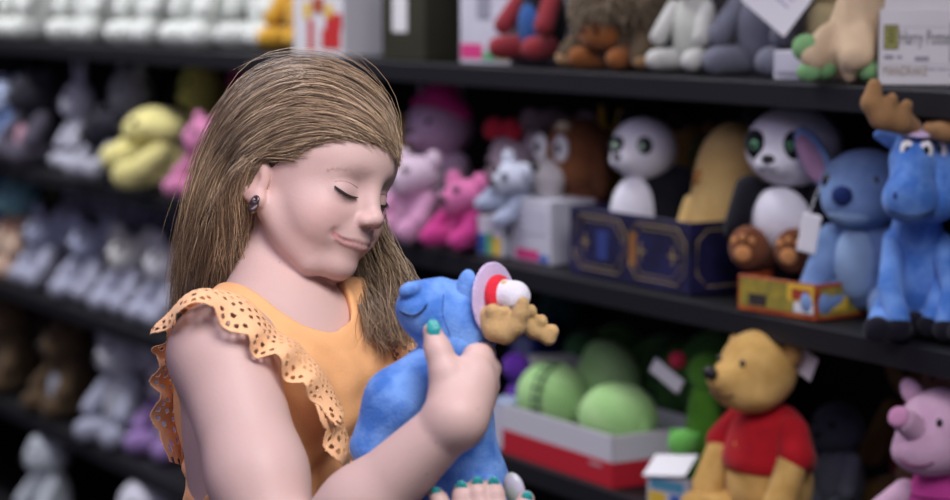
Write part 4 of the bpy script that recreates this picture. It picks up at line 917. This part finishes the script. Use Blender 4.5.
# trousers and shoes, below the frame
DENIM = mat('dark_denim', (.03, .045, .09), .8, .2, noise=.2, nscale=60, bump=.2)
tr = [e(bl(0, 0, .80), (.137, .104, .10), BR, k=.03)]
for s_ in (1, -1): tr += [c(bl(s_*.062, 0, .74), bl(s_*.065, .01, .42), .080, .056, k=.03), c(bl(s_*.065, .01, .42), bl(s_*.07, -.01, .10), .055, .046, k=.02)]
blob('trousers', tr, .006, DENIM, girl, origin=GB)
for s_ in (1, -1): blob('shoe', [c(bl(s_*.07, -.02, .045), bl(s_*.078, .12, .036), .043, .036, k=.02), box(bl(s_*.074, .05, .010), (.032, .100, .006), .004, BR, k=.01)], .004, mat('white_canvas_shoe', (.7, .7, .7), .7, noise=.1), girl, origin=GB)

# ---- hair
def hair_material():
    m = mat('fair_hair', (.34, .25, .17), .36, .5); nt = m.node_tree; p = nt.nodes['Principled BSDF']
    g = nt.nodes.new('ShaderNodeNewGeometry'); r = nt.nodes.new('ShaderNodeValToRGB')
    r.color_ramp.elements[0].color = (.10, .062, .034, 1); r.color_ramp.elements[1].color = (.64, .46, .27, 1)
    e_ = r.color_ramp.elements.new(.5); e_.color = (.27, .175, .098, 1)
    nt.links.new(g.outputs['Random Per Island'], r.inputs[0]); nt.links.new(r.outputs[0], p.inputs['Base Color'])
    p.inputs['Sheen Weight'].default_value = .15
    return m
HAIR = hair_material()
SC, SR = np.array([0, -.024, .030]), np.array([.073, .093, .084])
def on_scalp(px, py):                    # where the line of sight meets the hair's surface
    o_ = (np.array([0, 0, CAMZ])-HO)@HR-SC; d_ = (W(px, py, 2.2)-np.array([0, 0, CAMZ]))@HR
    o_ = o_/SR; d_ = d_/SR; A = d_@d_; Bq = o_@d_; Cq = o_@o_-1; disc = Bq*Bq-A*Cq
    w_ = W(px, py, 2.2*(-Bq-math.sqrt(disc))/A) if disc >= 0 else W(px, py, 2.2*(-Bq/A))
    d3 = W(px, py, 2.2)-np.array([0, 0, CAMZ]); d3 /= np.linalg.norm(d3); t = np.linspace(2.0, 2.3, 601)
    dd = field(head, np.array([0, 0, CAMZ])+t[:, None]*d3); i = np.argmax(dd < .0035)
    if dd[i] < .0035:
        w2 = np.array([0, 0, CAMZ])+t[i]*d3
        if w2[1] < w_[1]: return w2
    return w_
G = [[(399, 160), (391, 114), (368, 83), (332, 65), (290, 62), (252, 78), (227, 108), (208, 152), (193, 202, 2.225), (184, 255, 2.245), (180, 300, 2.26), (182, 345, 2.265)],
     [(397, 154), (384, 118), (352, 90), (310, 78), (272, 89), (240, 117), (217, 158), (202, 207, 2.215), (191, 256, 2.24), (187, 302, 2.255), (186, 345, 2.26)],
     [(391, 147), (368, 120), (328, 101), (290, 102), (256, 123), (230, 156), (212, 198, 2.20), (200, 248, 2.225), (192, 303, 2.245), (188, 345, 2.25)],
     [(378, 142), (346, 124), (308, 118), (274, 129), (248, 149), (231, 180), (217, 218, 2.19), (206, 258, 2.21), (200, 303, 2.235), (197, 345, 2.24)],
     [(353, 137), (322, 131), (290, 138), (264, 152), (246, 169), (232, 198, 2.165), (221, 238, 2.18), (212, 298, 2.225), (207, 340, 2.235)],
     [(322, 139), (295, 148), (268, 154), (249, 163), (234, 188, 2.150), (232, 228, 2.165), (224, 260, 2.18), (216, 298, 2.215), (212, 335, 2.23)],
     [(292, 158), (272, 157), (255, 159), (239, 172, 2.14), (232, 200, 2.155), (231, 233, 2.17), (231, 262, 2.18), (224, 294, 2.20), (220, 325, 2.225)]]
NP = 26
def guide(g): return spline([on_scalp(*p_) if len(p_) == 2 else W(*p_) for p_ in g], NP)
GN = np.array([guide(g) for g in G])
GLm = (GN-HO)@HR; GF = (GLm*np.array([-1, 1, 1]))@HR.T+HO
GF = hl(0, -.02, 0)+(GF-hl(0, -.02, 0))*.92; GF = GF[:5]
# the mirrored side hangs straight down once it leaves the head
for i in range(len(GF)):
    for j in range(NP):
        if j > 5 and GF[i, j, 2] < 1.31:
            t = (1.31-GF[i, j, 2]); k0 = 6+np.argmax(GF[i, 6:, 2] < 1.31); b0 = GF[i, k0]
            tgt = bl(.03+.035*(i/6), -.098, 0)*[1, 1, 0]
            f2 = min(1, t/.07); GF[i, j, :2] = b0[:2]*(1-f2)+tgt[:2]*f2
K = [[(372, 160, 2.25), (378, 200, 2.275), (387, 238, 2.265), (405, 270, 2.225), (418, 305, 2.175), (415, 340, 2.130)],
     [(362, 160, 2.26), (370, 205, 2.285), (380, 248, 2.270), (396, 285, 2.205), (405, 318, 2.145), (403, 346, 2.115)],
     [(345, 160, 2.28), (355, 205, 2.300), (368, 252, 2.285), (384, 290, 2.205), (393, 326, 2.130), (395, 346, 2.110)],
     [(320, 160, 2.28), (335, 210, 2.300), (352, 258, 2.285), (367, 296, 2.210), (379, 326, 2.130), (386, 344, 2.110)],
     [(300, 160, 2.28), (318, 220, 2.300), (338, 270, 2.275), (352, 298, 2.225), (367, 322, 2.150), (378, 338, 2.115)]]
GK = np.array([spline([W(*p_) for p_ in g], NP) for g in K])
sg = HR@np.array([0, .5, .5])
def strands(Gs, n, jit, rad, centre, fly=.02, inward=.012, seed=1, clump=.004, tmax=.82):
    r_ = np.random.default_rng(seed); m = len(Gs); S = []
    ncl = max(8, n//22); cu = r_.random(ncl); co = r_.normal(0, 1, (ncl, 3)); cw = r_.uniform(1.2, 2.6, (ncl, 3)); cp = r_.random((ncl, 3))*6.28
    for i in range(n):
        k = r_.integers(ncl); t = np.clip(cu[k]+r_.normal(0, .012), 0, 1) if r_.random() < .75 else r_.random()
        x = t*(m-1); j = min(m-2, int(x)); f = x-j; f = f*f*(3-2*f)*.3+f*.7
        P_ = Gs[j]*(1-f)+Gs[j+1]*f
        s_ = np.linspace(0, 1, NP)[:, None]
        dep = r_.random()**1.4*inward
        o_ = centre-P_; nrm = np.linalg.norm(o_, axis=1)[:, None]; o_ = o_/nrm
        P_ = P_+o_*dep*np.exp(-3*np.maximum(0, s_-.62))
        P_ = P_+co[k]*clump*s_*s_*1.6+r_.normal(0, 1, 3)*jit*(.25+s_)
        ph = r_.random(3)*6.28; fr = 2+3*r_.random(3)
        P_ = P_+np.sin(s_*fr*6.28*.7+ph)*(.0008+.0022*s_*s_)+np.sin(s_*cw[k]*6.28+cp[k])*(.0012+.0045*s_*s_)
        if r_.random() < fly:
            P_ = P_+(-o_*(.004+.012*r_.random())*np.sin(s_*3.1)**2)+r_.normal(0, .006, 3)*s_**2
        end = int(NP*(1-(1-tmax)*r_.random())); st = 0
        st = r_.integers(0, 2) if r_.random() < .7 else r_.integers(0, 7)
        if r_.random() < .12: P_ = P_+((T0 := (P_[0]-P_[1])/np.linalg.norm(P_[0]-P_[1])))*0
        if r_.random() < .5: P_ = P_+sg*r_.normal(0, .004)
        S.append((P_[st:end], rad*r_.uniform(.7, 1.3)))
    return S
HC = hl(0, -.02, .0)
S = strands(GN, 10500, .0022, .00032, HC, .03, .013, 1)+strands(GF, 2800, .003, .00045, HC, .02, .013, 2)+strands(GK, 2400, .0035, .00033, W(340, 300, 2.35), .05, .010, 3, tmax=.48)
# stray hairs lifting off the crown and the nape, and short wisps at the hairline
r_ = np.random.default_rng(11)
for _ in range(130):
    j = r_.integers(0, 5); a_ = r_.integers(0, 16); P_ = GN[j][a_:a_+r_.integers(6, 11)].copy(); t_ = np.linspace(0, 1, len(P_))[:, None]
    o_ = P_-HC; o_ /= np.linalg.norm(o_, axis=1)[:, None]; P_ = P_+o_*(.003+r_.uniform(.003, .014)*t_**1.4)+r_.normal(0, .006, 3)*t_+r_.normal(0, .002, 3)
    S.append((P_, .00022))
for _ in range(260):
    t = r_.random()*(len(GN)-1); j = min(len(GN)-2, int(t)); P_ = (GN[j]*(1-t+j)+GN[j+1]*(t-j))[:6].copy(); d0 = P_[0]-P_[2]; d0 /= np.linalg.norm(d0)
    t_ = np.linspace(0, 1, 6)[:, None]; P_ = P_+d0*.010*r_.random()+HR@np.array([0, .3, -1])*.004*(1-t_)*r_.random()+r_.normal(0, .0015, 3); S.append((P_, .00022))
strand_mesh('hair', S, HAIR, girl, GB)
hcap = [he(0, -.024, .030, (.0695, .0915, .0850)), ]
hcap += [P('c', GN[i][j]*.93+HC*.07, (.005, .005), None, GN[i][j+3]*.95+np.array([*HC[:2], GN[i][j+3][2]])*.05, .012) for i in (2, 3, 4, 5) for j in range(15, 22, 3)]
hcap += [c(hl(0, -.085, .02), bl(0, -.105, 1.14), .040, .030, k=.02)]
def capmod(X, d):
    L = (X-HO)@HR; x, y, z = L.T
    ln = .004+.60*y+.006*np.cos(x*40); front = np.where(y > -.055, ln-z, -1.0)
    return np.maximum(d, front)
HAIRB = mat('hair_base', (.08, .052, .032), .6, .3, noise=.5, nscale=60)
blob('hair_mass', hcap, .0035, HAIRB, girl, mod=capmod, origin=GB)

# ------------------------------------------------------------------ the blue toy in her hands
TO = tuple(W(455, 420, 1.97)); toy = empty('moose_plush', TO, 0, 'blue plush moose with tan antlers and round lilac brim held in the girl\'s hands', 'soft toy', 'blue moose soft toys')
def tb(name, prims, m, parent=toy, h=.0018, mod=None, label=None): return blob(name, prims, h, m, parent, mod, TO, label)
hd = tb('head', [e(W(457, 316, 1.975), (.031, .030, .032)), e(W(427, 313, 1.965), (.024, .026, .0255), rot(ry=18), k=.014), e(W(411, 306, 1.962), (.0115, .017, .0120), rot(ry=30), k=.014), c(W(418, 291, 1.960), W(440, 290, 1.965), .008, .010, k=.012),
                 e(W(410, 290, 1.950), (.0105, .009, .0072), rot(ry=-25), k=.0018), c(W(462, 330, 1.975), W(455, 352, 1.970), .033, .031, k=.015)], BP)
bdy = tb('body', [c(W(455, 345, 1.968), W(450, 385, 1.972), .030, .033), e(W(448, 420, 1.985), (.042, .038, .050), rot(ry=-12), k=.02), e(W(462, 485, 1.985), (.043, .040, .048), k=.02), e(W(466, 520, 1.985), (.044, .040, .04), k=.02)], BP)
tb('arm', [c(W(432, 372, 1.965), W(398, 402, 1.950), .026, .029), c(W(398, 402, 1.950), W(372, 446, 1.945), .029, .020, k=.012)], BP)
tb('leg', [c(W(478, 505, 1.955), W(500, 560, 1.93), .030, .030)], BP); tb('leg', [c(W(430, 515, 1.955), W(420, 570, 1.93), .030, .030)], BP)
er_ = tb('ear', [e(W(467, 289, 1.958), (.0095, .0060, .0180), rot(ry=4))], BP)
def discR(n):                      # rotation whose z axis is n
    return np.array(Vector(n).to_track_quat('Z', 'Y').to_matrix())
DR = discR((.82, -.56, .10))
brim = tb('brim', [e(W(494, 300, 1.963), (.0345, .0345, .0030), DR)], LIL, h=.0013)
tb('cap', [c(W(496, 295, 1.962), W(514, 296, 1.948), .0150, .0135), e(W(516, 297, 1.946), (.011, .011, .011), k=.006)], plush((.80, .78, .84)))
tb('cap_band', [tor(W(499, 295, 1.957), .0125, .0058, DR, k=.003)], plush((.70, .03, .05)), h=.0012)
gold = plush((.65, .50, .15)); tb('cap_badge', [e(W(508, 284, 1.950), (.007, .006, .0025), rot(ry=15))], gold, h=.0012)
for pr in ([chain([W(489, 316, 1.945), W(495, 329, 1.938), W(506, 333, 1.935), W(516, 326, 1.932), W(521, 313, 1.930), W(523, 303, 1.930)], [.0095, .0105, .0095, .0085, .0070, .0055], .004), [c(W(496, 322, 1.938), W(493, 311, 1.935), .0085, .0068, k=.003), c(W(504, 326, 1.936), W(505, 312, 1.934), .0075, .0055, k=.003)]],
           [chain([W(508, 306, 1.965), W(522, 318, 1.962), W(534, 330, 1.960), W(547, 336, 1.960)], [.0075, .0080, .0078, .0072], .003), [e(W(530, 311, 1.958), .0062, k=.003), e(W(541, 321, 1.958), .0060, k=.003), e(W(552, 331, 1.958), .0062, k=.003), e(W(549, 339, 1.958), .0062, k=.003)]]):
    tb('antler', pr[0]+pr[1], TAN)
def sproj(px, py, Y): return np.array(W(px, py, Y))-TO
tube('mouth', spline([sproj(397.5, 308, 1.955), sproj(403, 313, 1.944), sproj(412, 316, 1.9385), sproj(421, 312, 1.9375), sproj(427, 304, 1.9385)], 18), .0008, MTH, hd, 6)
tube('seam', spline([sproj(444, 290, 1.955), sproj(443, 300, 1.944), sproj(443, 315, 1.941), sproj(450, 335, 1.940)], 14), .0004, mat('blue_stitch', (.03, .09, .35), .9), hd, 5)
tb('foot_pad', [e(W(514, 489, 1.915), (.010, .006, .015), rot(rz=-25, ry=-15))], mat('silver_green_satin', (.55, .52, .66), .3, .6, col2=(.40, .50, .36), nscale=60), h=.0012)
